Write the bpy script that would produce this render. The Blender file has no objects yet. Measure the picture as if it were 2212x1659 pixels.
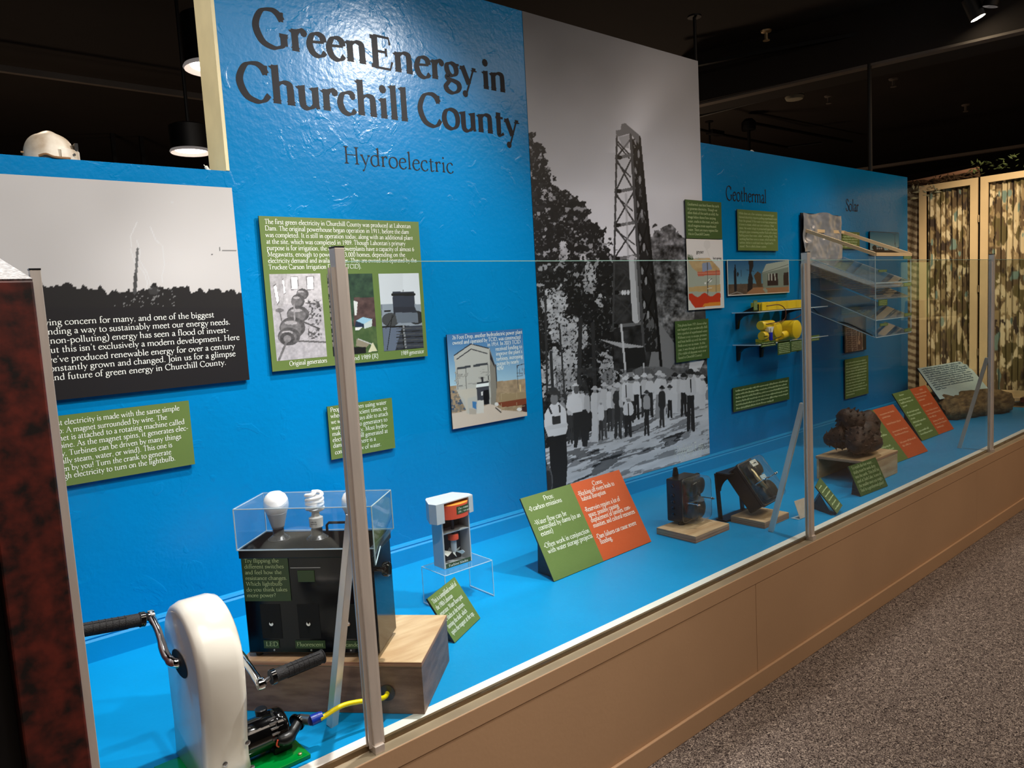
import bpy, math, random
import numpy as np
from mathutils import Vector, Matrix, noise as mnoise
random.seed(7); rng = np.random.default_rng(11)
C = bpy.context.scene.collection
PI = math.pi

# ------------------------------------------------------------------ camera (calibrated from the photo's vanishing points)
W, H = 2212, 1659
CX, CY = 1106.0, 829.5
CAMZ = 1.56
_a = np.array((3000, 558.0)) - (CX, CY); _b = np.array((2008, 16600.0)) - (CX, CY)
F = math.sqrt(-(_a @ _b))
AX = np.array([_a[0], _a[1], F]); AX /= np.linalg.norm(AX)
_D = np.array([_b[0], _b[1], F]); _D /= np.linalg.norm(_D)
AY = np.cross(-_D, AX); AZ = -_D
cd = bpy.data.cameras.new('camera'); cam = bpy.data.objects.new('camera', cd); C.objects.link(cam)
R = Matrix(((AX[0], -AX[1], -AX[2]), (AY[0], -AY[1], -AY[2]), (AZ[0], -AZ[1], -AZ[2])))
cam.matrix_world = Matrix.Translation((0, 0, CAMZ)) @ R.to_4x4()
cd.sensor_width = 36; cd.lens = F / W * 36; cd.clip_start = 0.02; cd.clip_end = 100
bpy.context.scene.camera = cam

def ray(u, v):
    d = np.array([u - CX, v - CY, F]); return np.array([d @ AX, d @ AY, d @ AZ])
def PY(u, v, y):
    r = ray(u, v); p = r * (y / r[1]); return (p[0], y, p[2] + CAMZ)
def PZ(u, v, z):
    r = ray(u, v); p = r * ((z - CAMZ) / r[2]); return (p[0], p[1], z)
def project(x, y, z):
    z = z - CAMZ
    cx = x * AX[0] + y * AY[0] + z * AZ[0]; cy = x * AX[1] + y * AY[1] + z * AZ[1]; cz = x * AX[2] + y * AY[2] + z * AZ[2]
    return CX + F * cx / cz, CY + F * cy / cz

# ------------------------------------------------------------------ world, lights, exposure
sc = bpy.context.scene
w = bpy.data.worlds.new('world'); sc.world = w; w.use_nodes = True
w.node_tree.nodes['Background'].inputs[0].default_value = (0.9, 0.85, 0.8, 1)
w.node_tree.nodes['Background'].inputs[1].default_value = 0.06
sc.view_settings.view_transform = 'Standard'; sc.view_settings.look = 'None'
sc.view_settings.gamma = 1; sc.view_settings.use_curve_mapping = False
sc.view_settings.exposure = 0.0
sc.cycles.max_bounces = 8; sc.cycles.transparent_max_bounces = 24
sc.cycles.glossy_bounces = 4; sc.cycles.transmission_bounces = 8

def spot(loc, tgt, power, col, angle, blend=0.6, size=0.05):
    l = bpy.data.lights.new('track_and_fill_spot', 'SPOT'); l.energy = power; l.color = col
    l.spot_size = math.radians(angle); l.spot_blend = blend; l.shadow_soft_size = size
    o = bpy.data.objects.new('track_and_fill_spot', l); C.objects.link(o); o.location = loc
    o.rotation_euler = (Vector(tgt) - Vector(loc)).to_track_quat('-Z', 'Y').to_euler()
    return o
def area(loc, tgt, power, col, sx, sy):
    l = bpy.data.lights.new('ceiling_area', 'AREA'); l.energy = power; l.color = col; l.shape = 'RECTANGLE'; l.size = sx; l.size_y = sy
    o = bpy.data.objects.new('ceiling_area', l); C.objects.link(o); o.location = loc
    o.rotation_euler = (Vector(tgt) - Vector(loc)).to_track_quat('-Z', 'Y').to_euler()
    return o
spot((2.62, 0.98, 3.28), (0.95, 2.45, 1.1), 230, (1.0, 0.97, 0.93), 78, 0.8, 0.045)
spot((0.35, 0.75, 3.45), (0.55, 2.4, 0.9), 110, (1.0, 0.97, 0.94), 70, 0.9, 0.05)
spot((1.45, 1.78, 3.35), (0.98, 1.98, 0.5), 290, (1.0, 0.97, 0.93), 66, 0.9, 0.045)
spot((3.3, 1.80, 3.4), (2.6, 1.95, 0.5), 100, (1.0, 0.95, 0.9), 66, 0.9, 0.05)
spot((3.9, 0.5, 3.5), (3.1, 2.6, 1.2), 60, (1.0, 0.96, 0.92), 56, 0.9, 0.05)
spot((5.3, 1.80, 3.5), (4.9, 1.95, 0.5), 105, (1.0, 0.95, 0.88), 80, 0.9, 0.05)
spot((7.3, 0.6, 3.5), (5.9, 2.1, 0.6), 85, (1.0, 0.88, 0.74), 74, 0.9, 0.05)
spot((4.9, 0.9, 3.4), (7.3, 1.85, 1.75), 430, (1.0, 0.82, 0.56), 44, 0.8, 0.05)
spot((0.5, 4.3, 3.7), (0.35, 2.9, 2.1), 60, (1.0, 0.82, 0.62), 60, 0.7, 0.05)
spot((-1.6, 1.9, 3.5), (1.0, 2.75, 2.5), 190, (1.0, 0.93, 0.8), 26, 0.9, 0.05)  # unseen spot added to brighten the cream wall edge
area((2.6, -0.6, 3.8), (2.6, -0.4, 0), 112, (1.0, 0.86, 0.72), 6.0, 1.4)
area((7.5, -0.2, 3.8), (7.5, -0.2, 0), 75, (1.0, 0.70, 0.45), 3.0, 1.2)
for _p, _e in (((7.5, 6.5, 1.6), 60), ((1.0, 8.0, 1.6), 22)):     # unseen fill lights added to lift the dark area behind the wall
    _l = bpy.data.lights.new('back_fill_light', 'POINT'); _l.energy = _e; _l.color = (1, .72, .48); _l.shadow_soft_size = .3
    _o = bpy.data.objects.new('back_fill_light', _l); C.objects.link(_o); _o.location = _p
# ------------------------------------------------------------------ material helpers
def lin(c):
    c = c / 255.0
    return c / 12.92 if c <= 0.04045 else ((c + 0.055) / 1.055) ** 2.4
def rgb(r, g, b): return (lin(r), lin(g), lin(b), 1)
def mat(name, col, rough=0.5, metal=0.0, var=0.0, vscale=12, bump=0.0, bscale=60, spec=0.5, coat=0.0, col2=None, stretch=None, detail=6, emit=None, estr=0):
    m = bpy.data.materials.new(name); m.use_nodes = True; nt = m.node_tree; b = nt.nodes['Principled BSDF']
    b.inputs['Base Color'].default_value = col; b.inputs['Roughness'].default_value = rough; b.inputs['Metallic'].default_value = metal
    b.inputs['Specular IOR Level'].default_value = spec; b.inputs['Coat Weight'].default_value = coat
    tc = nt.nodes.new('ShaderNodeTexCoord'); mp = nt.nodes.new('ShaderNodeMapping'); nt.links.new(tc.outputs['Object'], mp.inputs[0])
    if stretch: mp.inputs['Scale'].default_value = stretch
    if var > 0 or col2:
        n = nt.nodes.new('ShaderNodeTexNoise'); n.inputs['Scale'].default_value = vscale; n.inputs['Detail'].default_value = detail
        nt.links.new(mp.outputs[0], n.inputs['Vector'])
        cr = nt.nodes.new('ShaderNodeValToRGB'); cr.color_ramp.elements[0].position = 0.36; cr.color_ramp.elements[1].position = 0.64
        c2 = col2 if col2 else tuple(min(1, c * (1 + var)) for c in col[:3]) + (1,)
        c1 = col if col2 else tuple(c * (1 - var) for c in col[:3]) + (1,)
        cr.color_ramp.elements[0].color = c1; cr.color_ramp.elements[1].color = c2
        nt.links.new(n.outputs['Fac'], cr.inputs[0]); nt.links.new(cr.outputs[0], b.inputs['Base Color'])
    if bump > 0:
        n2 = nt.nodes.new('ShaderNodeTexNoise'); n2.inputs['Scale'].default_value = bscale; n2.inputs['Detail'].default_value = 4
        nt.links.new(mp.outputs[0], n2.inputs['Vector'])
        bp = nt.nodes.new('ShaderNodeBump'); bp.inputs['Strength'].default_value = bump; bp.inputs['Distance'].default_value = 0.004
        nt.links.new(n2.outputs['Fac'], bp.inputs['Height']); nt.links.new(bp.outputs[0], b.inputs['Normal'])
    if emit: b.inputs['Emission Color'].default_value = emit; b.inputs['Emission Strength'].default_value = estr
    return m
def glass_mat(name, tint, f0=0.04, rough=0.0, haze=0.0):
    """thin sheet: clear see-through mixed with a Fresnel mirror, works from every side"""
    m = bpy.data.materials.new(name); m.use_nodes = True; nt = m.node_tree
    for n in list(nt.nodes): nt.nodes.remove(n)
    out = nt.nodes.new('ShaderNodeOutputMaterial'); tr = nt.nodes.new('ShaderNodeBsdfTransparent'); tr.inputs[0].default_value = tint
    gl = nt.nodes.new('ShaderNodeBsdfGlossy'); gl.inputs['Roughness'].default_value = rough
    lw = nt.nodes.new('ShaderNodeLayerWeight'); lw.inputs['Blend'].default_value = 0.5
    pw = nt.nodes.new('ShaderNodeMath'); pw.operation = 'POWER'; pw.inputs[1].default_value = 5.0; nt.links.new(lw.outputs['Facing'], pw.inputs[0])
    fr = nt.nodes.new('ShaderNodeMath'); fr.operation = 'MULTIPLY_ADD'; fr.inputs[1].default_value = 1 - f0; fr.inputs[2].default_value = f0; nt.links.new(pw.outputs[0], fr.inputs[0])
    mx = nt.nodes.new('ShaderNodeMixShader'); nt.links.new(fr.outputs[0], mx.inputs[0]); nt.links.new(tr.outputs[0], mx.inputs[1]); nt.links.new(gl.outputs[0], mx.inputs[2])
    last = mx
    if haze > 0:
        df = nt.nodes.new('ShaderNodeBsdfDiffuse'); df.inputs[0].default_value = (.8, .85, .88, 1)
        m2 = nt.nodes.new('ShaderNodeMixShader'); m2.inputs[0].default_value = haze
        nt.links.new(mx.outputs[0], m2.inputs[1]); nt.links.new(df.outputs[0], m2.inputs[2]); last = m2
    nt.links.new(last.outputs[0], out.inputs[0]); return m
def attr_mat(name, rough=0.45, spec=0.4):
    m = bpy.data.materials.new(name); m.use_nodes = True; nt = m.node_tree; b = nt.nodes['Principled BSDF']
    a = nt.nodes.new('ShaderNodeAttribute'); a.attribute_name = 'ink'; nt.links.new(a.outputs['Color'], b.inputs['Base Color'])
    b.inputs['Roughness'].default_value = rough; b.inputs['Specular IOR Level'].default_value = spec; return m

def wall_paint(name, col, rough=0.33, bump=0.35):
    m = mat(name, col, rough, var=0.04, vscale=2.5)
    nt = m.node_tree; b = nt.nodes['Principled BSDF']; tc = nt.nodes['Texture Coordinate']
    n = nt.nodes.new('ShaderNodeTexNoise'); n.inputs['Scale'].default_value = 48; n.inputs['Detail'].default_value = 3
    n3 = nt.nodes.new('ShaderNodeTexNoise'); n3.inputs['Scale'].default_value = 7; n3.inputs['Detail'].default_value = 5; n3.inputs['Distortion'].default_value = 1.2
    cr = nt.nodes.new('ShaderNodeValToRGB'); cr.color_ramp.elements[0].position = 0.60; cr.color_ramp.elements[1].position = 0.64
    nt.links.new(tc.outputs['Object'], n.inputs['Vector']); nt.links.new(tc.outputs['Object'], n3.inputs['Vector']); nt.links.new(n3.outputs['Fac'], cr.inputs[0])
    ad = nt.nodes.new('ShaderNodeMath'); ad.operation = 'MULTIPLY_ADD'; ad.inputs[1].default_value = 0.6
    nt.links.new(cr.outputs[0], ad.inputs[0]); nt.links.new(n.outputs['Fac'], ad.inputs[2])
    bp = nt.nodes.new('ShaderNodeBump'); bp.inputs['Strength'].default_value = bump; bp.inputs['Distance'].default_value = 0.0035
    nt.links.new(ad.outputs[0], bp.inputs['Height']); nt.links.new(bp.outputs[0], b.inputs['Normal']); return m

M = {}
M['blue'] = wall_paint('blue_wall_paint', (0.0, 0.215, 0.53, 1), 0.25, 0.32)
M['blue'].node_tree.nodes['Principled BSDF'].inputs['Specular IOR Level'].default_value = 0.30
M['blue_deck'] = mat('blue_deck_paint', (0.0, 0.27, 0.60, 1), 0.42, spec=0.25, var=0.05, vscale=3, bump=0.06, bscale=90)
M['cream'] = mat('cream_paint', rgb(236, 222, 178), 0.55, var=0.05, vscale=9, bump=0.1, bscale=30)
M['white_edge'] = mat('white_edge_paint', rgb(238, 234, 226), 0.4, var=0.03, bump=0.1, bscale=50)
M['fascia'] = mat('tan_fascia_paint', rgb(184, 148, 114), 0.5, spec=0.3, var=0.035, vscale=2.0, bump=0.08, bscale=80)
M['ledge'] = mat('grey_beige_ledge', rgb(150, 136, 112), 0.45, var=0.08, vscale=8)
M['channel'] = mat('bronze_channel', rgb(120, 98, 72), 0.35, metal=0.4, var=0.1, vscale=20)
M['alum'] = mat('brushed_aluminium', (0.76, 0.68, 0.61, 1), 0.32, metal=0.5, var=0.05, vscale=6, bump=0.03, bscale=200, stretch=(8, 8, 1))
M['chrome'] = mat('chrome', (0.85, 0.86, 0.88, 1), 0.07, metal=1.0)
M['steel'] = mat('dull_steel', (0.45, 0.45, 0.47, 1), 0.35, metal=1.0, var=0.1)
M['black'] = mat('black_plastic', rgb(16, 16, 18), 0.35, var=0.1)
M['black_gloss'] = mat('black_gloss_enamel', rgb(9, 9, 10), 0.1, coat=0.5)
M['black_box'] = mat('black_sheet_metal', rgb(6, 8, 16), 0.12, var=0.1, vscale=20, spec=0.4)
M['rubber'] = mat('grip_rubber', rgb(26, 26, 28), 0.7, bump=0.5, bscale=350)
M['white_plastic'] = mat('white_glossy_plastic', rgb(238, 236, 230), 0.22, coat=0.2)
M['housing'] = mat('ivory_moulded_housing', rgb(232, 228, 216), 0.2, coat=0.3)
M['bulb'] = mat('white_bulb_glass', rgb(245, 246, 248), 0.25)
M['grey_plastic'] = mat('light_grey_plastic', rgb(186, 190, 196), 0.5, var=0.02)
M['dark_grey'] = mat('dark_grey_plastic', rgb(52, 56, 68), 0.45)
M['red_orange'] = mat('red_orange_plastic', rgb(222, 82, 58), 0.4)
M['orange_top'] = mat('orange_plastic', rgb(250, 150, 60), 0.4)
M['green_enamel'] = mat('green_enamel', (0.0, 0.22, 0.03, 1), 0.12, coat=0.5)
M['ply'] = mat('plywood_face', rgb(198, 158, 118), 0.55, col2=rgb(226, 192, 152), vscale=5, stretch=(1, 6, 6), bump=0.1)
M['ply_dark'] = mat('stained_plywood', rgb(112, 80, 62), 0.5, col2=rgb(142, 108, 88), vscale=6, stretch=(2, 2, 9), bump=0.08)
M['ply_edge'] = mat('plywood_edge', rgb(150, 92, 70), 0.6, col2=rgb(214, 168, 130), vscale=2, stretch=(1, 1, 160), bump=0.1)
M['olive'] = mat('olive_green_board', rgb(100, 122, 62), 0.42, var=0.02)
M['green2'] = mat('leaf_green_board', rgb(70, 96, 48), 0.42, var=0.02)
M['dkgreen'] = mat('dark_green_label', rgb(52, 74, 40), 0.42, var=0.02)
M['orange'] = mat('orange_board', rgb(200, 84, 40), 0.42, var=0.02)
M['paleblue'] = mat('pale_blue_board', rgb(182, 206, 214), 0.42, var=0.02)
M['board_edge'] = mat('dark_board_edge', rgb(24, 24, 28), 0.6)
M['print_black'] = mat('black_print', rgb(30, 28, 31), 0.4)
M['ink'] = mat('black_vinyl', rgb(20, 20, 27), 0.5, spec=0.2)
M['inkwhite'] = mat('white_ink', rgb(246, 248, 240), 0.45)
M['inkpale'] = mat('pale_green_ink', rgb(196, 214, 160), 0.45)
M['inkpeach'] = mat('pale_peach_ink', rgb(240, 158, 120), 0.45)
M['inkslate'] = mat('slate_ink', rgb(70, 100, 120), 0.45)
M['yellow'] = mat('yellow_plastic', rgb(246, 208, 40), 0.4)
M['yellow_cable'] = mat('yellow_cable_jacket', (0.9, 0.72, 0.0, 1), 0.35)
M['blue_tape'] = mat('blue_tape', rgb(20, 52, 160), 0.35)
M['blue_plastic'] = mat('blue_plastic', rgb(36, 48, 190), 0.35)
M['rust'] = mat('rust_laminate', rgb(20, 9, 8), 0.5, col2=rgb(92, 30, 20), vscale=26, detail=9, bump=0.05)
M['granite'] = mat('speckled_silver_laminate', rgb(120, 130, 145), 0.3, col2=rgb(238, 242, 250), vscale=160, detail=3, metal=0.3)
M['bitmetal'] = mat('rusty_drill_steel', rgb(44, 29, 25), 0.6, metal=0.25, col2=rgb(80, 54, 44), vscale=26, bump=0.7, bscale=90)
M['bakelite'] = mat('black_bakelite', rgb(20, 18, 18), 0.3, var=0.2, vscale=30)
M['brass'] = mat('aged_brass', (0.55, 0.42, 0.25, 1), 0.4, metal=0.9, var=0.2, vscale=40)
M['copper'] = mat('brown_coil', rgb(110, 62, 40), 0.5, var=0.3, vscale=70)
M['paper'] = mat('aged_card', rgb(206, 186, 168), 0.7, var=0.08, vscale=40)
M['log'] = mat('weathered_wood', rgb(82, 62, 42), 0.85, col2=rgb(142, 116, 80), vscale=9, bump=1.0, bscale=25, stretch=(1, 4, 4))
M['wood_frame'] = mat('pale_pine', rgb(222, 192, 146), 0.5, var=0.05, vscale=5, bump=0.05)
M['bark'] = mat('dry_vine', rgb(78, 56, 34), 0.9, var=0.3, vscale=30, bump=0.5)
M['leaf'] = mat('leaf_green', rgb(96, 110, 62), 0.6, var=0.3, vscale=12)
M['leafpale'] = mat('pale_leaf', rgb(176, 172, 140), 0.6, var=0.2, vscale=12)
M['helmet'] = mat('worn_white_helmet', rgb(196, 176, 150), 0.45, col2=rgb(242, 232, 214), vscale=14, detail=9)
M['leather'] = mat('tan_leather', rgb(150, 112, 74), 0.7, var=0.2)
M['ceil'] = mat('black_ceiling_paint', rgb(40, 33, 29), 0.9, var=0.15, vscale=1)
M['darkwall'] = mat('dark_brown_wall', rgb(34, 26, 22), 0.85, var=0.1, vscale=1)
M['beam'] = mat('beam_and_lit_edge_paint', rgb(110, 100, 92), 0.7, var=0.1, vscale=2)
M['conduit'] = mat('black_conduit', rgb(14, 12, 12), 0.5)
M['detector'] = mat('aged_white_plastic', rgb(176, 170, 150), 0.5)
M['hole_shade'] = mat('painted_hole_shade', rgb(6, 5, 5), 0.8)  # near-black colour that paints the shade inside holes and recesses
M['glass'] = glass_mat('case_glass', (0.95, 0.985, 0.975, 1))
M['acrylic'] = glass_mat('clear_acrylic', (0.97, 0.985, 0.995, 1), haze=0.02)
M['acrylic_haze'] = glass_mat('scuffed_acrylic', (0.93, 0.94, 0.94, 1), f0=.05, haze=0.035, rough=0.03)
M['acrylic_edge'] = mat('polished_acrylic_edge', rgb(205, 226, 238), 0.15, coat=0.5)
M['glass_edge'] = mat('green_glass_edge', rgb(150, 190, 180), 0.15, coat=0.5)
M['ink_attr'] = attr_mat('photo_print_ink')
M['mural_attr'] = attr_mat('mural_print_ink', 0.42, 0.35)
M['curtain_attr'] = attr_mat('printed_curtain_cloth', 0.85, 0.2)
M['lampglow'] = mat('lamp_diffuser', rgb(255, 245, 240), 0.5, emit=(1, 0.93, 0.88, 1), estr=6)
M['lamphot'] = mat('halogen_lamp_face', rgb(255, 240, 210), 0.5, emit=(1, 0.85, 0.6, 1), estr=40)
M['lamprefl'] = mat('lamp_reflector', rgb(120, 110, 105), 0.4, emit=(1, 0.9, 0.85, 1), estr=0.15)

def carpet():
    m = mat('speckled_carpet', rgb(60, 52, 48), 0.95)
    nt = m.node_tree; b = nt.nodes['Principled BSDF']; tc = nt.nodes['Texture Coordinate']
    n = nt.nodes.new('ShaderNodeTexNoise'); n.inputs['Scale'].default_value = 105; n.inputs['Detail'].default_value = 2.5; n.inputs['Distortion'].default_value = 2.2
    cr = nt.nodes.new('ShaderNodeValToRGB'); e = cr.color_ramp.elements
    e[0].position = 0.36; e[0].color = rgb(38, 32, 32); e[1].position = 0.66; e[1].color = rgb(196, 180, 166)
    x = e.new(0.5); x.color = rgb(116, 103, 97)
    nt.links.new(tc.outputs['Object'], n.inputs['Vector']); nt.links.new(n.outputs['Fac'], cr.inputs[0]); nt.links.new(cr.outputs[0], b.inputs['Base Color'])
    bp = nt.nodes.new('ShaderNodeBump'); bp.inputs['Strength'].default_value = 0.9; bp.inputs['Distance'].default_value = 0.008
    nt.links.new(n.outputs['Fac'], bp.inputs['Height']); nt.links.new(bp.outputs[0], b.inputs['Normal']); b.inputs['Specular IOR Level'].default_value = 0.1
    return m
M['carpet'] = carpet()

# ------------------------------------------------------------------ mesh helpers
def catmull(pts, n):
    if len(pts) < 3: return [tuple(p) for p in pts]
    P = [Vector(p) for p in pts]; closed = (P[0] - P[-1]).length < 1e-6
    out = []
    for i in range(len(P) - 1):
        p0 = P[i - 1] if i > 0 else (P[-2] if closed else P[0] * 2 - P[1]); p1 = P[i]; p2 = P[i + 1]
        p3 = P[i + 2] if i + 2 < len(P) else (P[1] if closed else P[-1] * 2 - P[-2])
        for k in range(n):
            t = k / n
            out.append(0.5 * ((2 * p1) + (p2 - p0) * t + (2 * p0 - 5 * p1 + 4 * p2 - p3) * t * t + (3 * p1 - p0 - 3 * p2 + p3) * t ** 3))
    out.append(P[-1]); return out
class MB:
    def __init__(s, mtx=None): s.v = []; s.f = []; s.m = mtx
    def add(s, vs, fs):
        o = len(s.v)
        for p in vs:
            p = Vector(p)
            if s.m is not None: p = s.m @ p
            s.v.append(tuple(p))
        s.f += [tuple(i + o for i in f) for f in fs]; return s
    def box(s, x0, x1, y0, y1, z0, z1):
        return s.add([(x0,y0,z0),(x1,y0,z0),(x1,y1,z0),(x0,y1,z0),(x0,y0,z1),(x1,y0,z1),(x1,y1,z1),(x0,y1,z1)],
              [(0,3,2,1),(4,5,6,7),(0,1,5,4),(1,2,6,5),(2,3,7,6),(3,0,4,7)])
    def obox(s, c, sz, m3=None):
        """oriented box: centre, full sizes, 3x3"""
        m3 = m3 or Matrix.Identity(3); c = Vector(c); h = [q / 2 for q in sz]; vs = []
        for z in (-1, 1):
            for x, y in ((-1, -1), (1, -1), (1, 1), (-1, 1)): vs.append(c + m3 @ Vector((x * h[0], y * h[1], z * h[2])))
        return s.add(vs, [(0,3,2,1),(4,5,6,7),(0,1,5,4),(1,2,6,5),(2,3,7,6),(3,0,4,7)])
    def bar(s, a, b, wx, wy):
        a = Vector(a); b = Vector(b); q = (b - a).to_track_quat('Z', 'Y').to_matrix()
        return s.obox((a + b) / 2, (wx, wy, (b - a).length), q)
    def prism(s, poly, ext):
        """poly: list of 3-D points (planar), ext: extrusion vector"""
        n = len(poly); e = Vector(ext); P = [Vector(p) for p in poly]
        return s.add(P + [p + e for p in P], [tuple(range(n))[::-1], tuple(range(n, 2 * n))] + [(i, (i + 1) % n, (i + 1) % n + n, i + n) for i in range(n)])
    def tube(s, path, r, seg=10, caps=True, smooth=4):
        P = [Vector(p) for p in (catmull(path, smooth) if smooth and len(path) > 2 else path)]
        n = len(P); rr = r if hasattr(r, '__len__') else [r] * n
        if hasattr(r, '__len__') and len(r) != n: rr = [r[min(len(r) - 1, int(i / max(1, n - 1) * (len(r) - 1) + .5))] for i in range(n)]
        vs = []; up = Vector((0, 0, 1))
        prev = None
        for i in range(n):
            t = (P[min(i + 1, n - 1)] - P[max(i - 1, 0)]).normalized()
            if prev is None:
                a = t.cross(up) if abs(t.dot(up)) < 0.95 else t.cross(Vector((1, 0, 0)))
            else: a = prev - t * prev.dot(t)
            a.normalize(); prev = a; b = t.cross(a)
            for k in range(seg):
                th = 2 * PI * k / seg; vs.append(P[i] + (a * math.cos(th) + b * math.sin(th)) * rr[i])
        fs = [(i * seg + k, i * seg + (k + 1) % seg, (i + 1) * seg + (k + 1) % seg, (i + 1) * seg + k) for i in range(n - 1) for k in range(seg)]
        if caps: fs += [tuple(range(seg))[::-1], tuple((n - 1) * seg + k for k in range(seg))]
        return s.add(vs, fs)
    def lathe(s, prof, c=(0, 0, 0), axis=(0, 0, 1), seg=20, caps=True, sx=1, sy=1):
        q = Vector(axis).to_track_quat('Z', 'Y').to_matrix(); c = Vector(c); vs = []
        for r, z in prof:
            for k in range(seg):
                th = 2 * PI * k / seg; vs.append(c + q @ Vector((r * math.cos(th) * sx, r * math.sin(th) * sy, z)))
        n = len(prof)
        fs = [(i * seg + k, i * seg + (k + 1) % seg, (i + 1) * seg + (k + 1) % seg, (i + 1) * seg + k) for i in range(n - 1) for k in range(seg)]
        if caps: fs += [tuple(range(seg))[::-1], tuple((n - 1) * seg + k for k in range(seg))]
        return s.add(vs, fs)
    def build(s, name, m, parent=None, smooth=False, bevel=0, label=None, kind=None, segs=2):
        me = bpy.data.meshes.new(name); me.from_pydata(s.v, [], s.f); me.validate(); me.update()
        me.materials.append(M[m] if isinstance(m, str) else m)
        if smooth:
            me.polygons.foreach_set('use_smooth', [True] * len(me.polygons))
        o = bpy.data.objects.new(name, me); C.objects.link(o)
        if parent is not None:
            o.parent = parent; o.matrix_parent_inverse = parent_world(parent).inverted()
        if bevel:
            bv = o.modifiers.new('b', 'BEVEL'); bv.width = bevel; bv.segments = segs; bv.limit_method = 'ANGLE'; bv.angle_limit = math.radians(35)
        if smooth and bevel == 0 and smooth == 'auto':
            es = o.modifiers.new('e', 'EDGE_SPLIT'); es.split_angle = math.radians(38)
        if label: o['label'] = label
        if kind: o['kind'] = kind
        return o
def parent_world(p):
    m = Matrix.Translation(p.location) if p.type == 'EMPTY' else Matrix.Identity(4)
    return m
def thing(name, label, cat, loc=(0, 0, 0), group=None):
    o = bpy.data.objects.new(name, None); C.objects.link(o); o.location = loc; o.empty_display_size = 0.05
    o['label'] = label; o['category'] = cat
    if group: o['group'] = group
    return o
def tag(o, label, cat, group=None):
    o['label'] = label; o['category'] = cat
    if group: o['group'] = group
    return o
def struct(o): o['kind'] = 'structure'; return o
def frame(O, deg): return Matrix.Translation(O) @ Matrix.Rotation(math.radians(deg), 4, 'Z')

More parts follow.
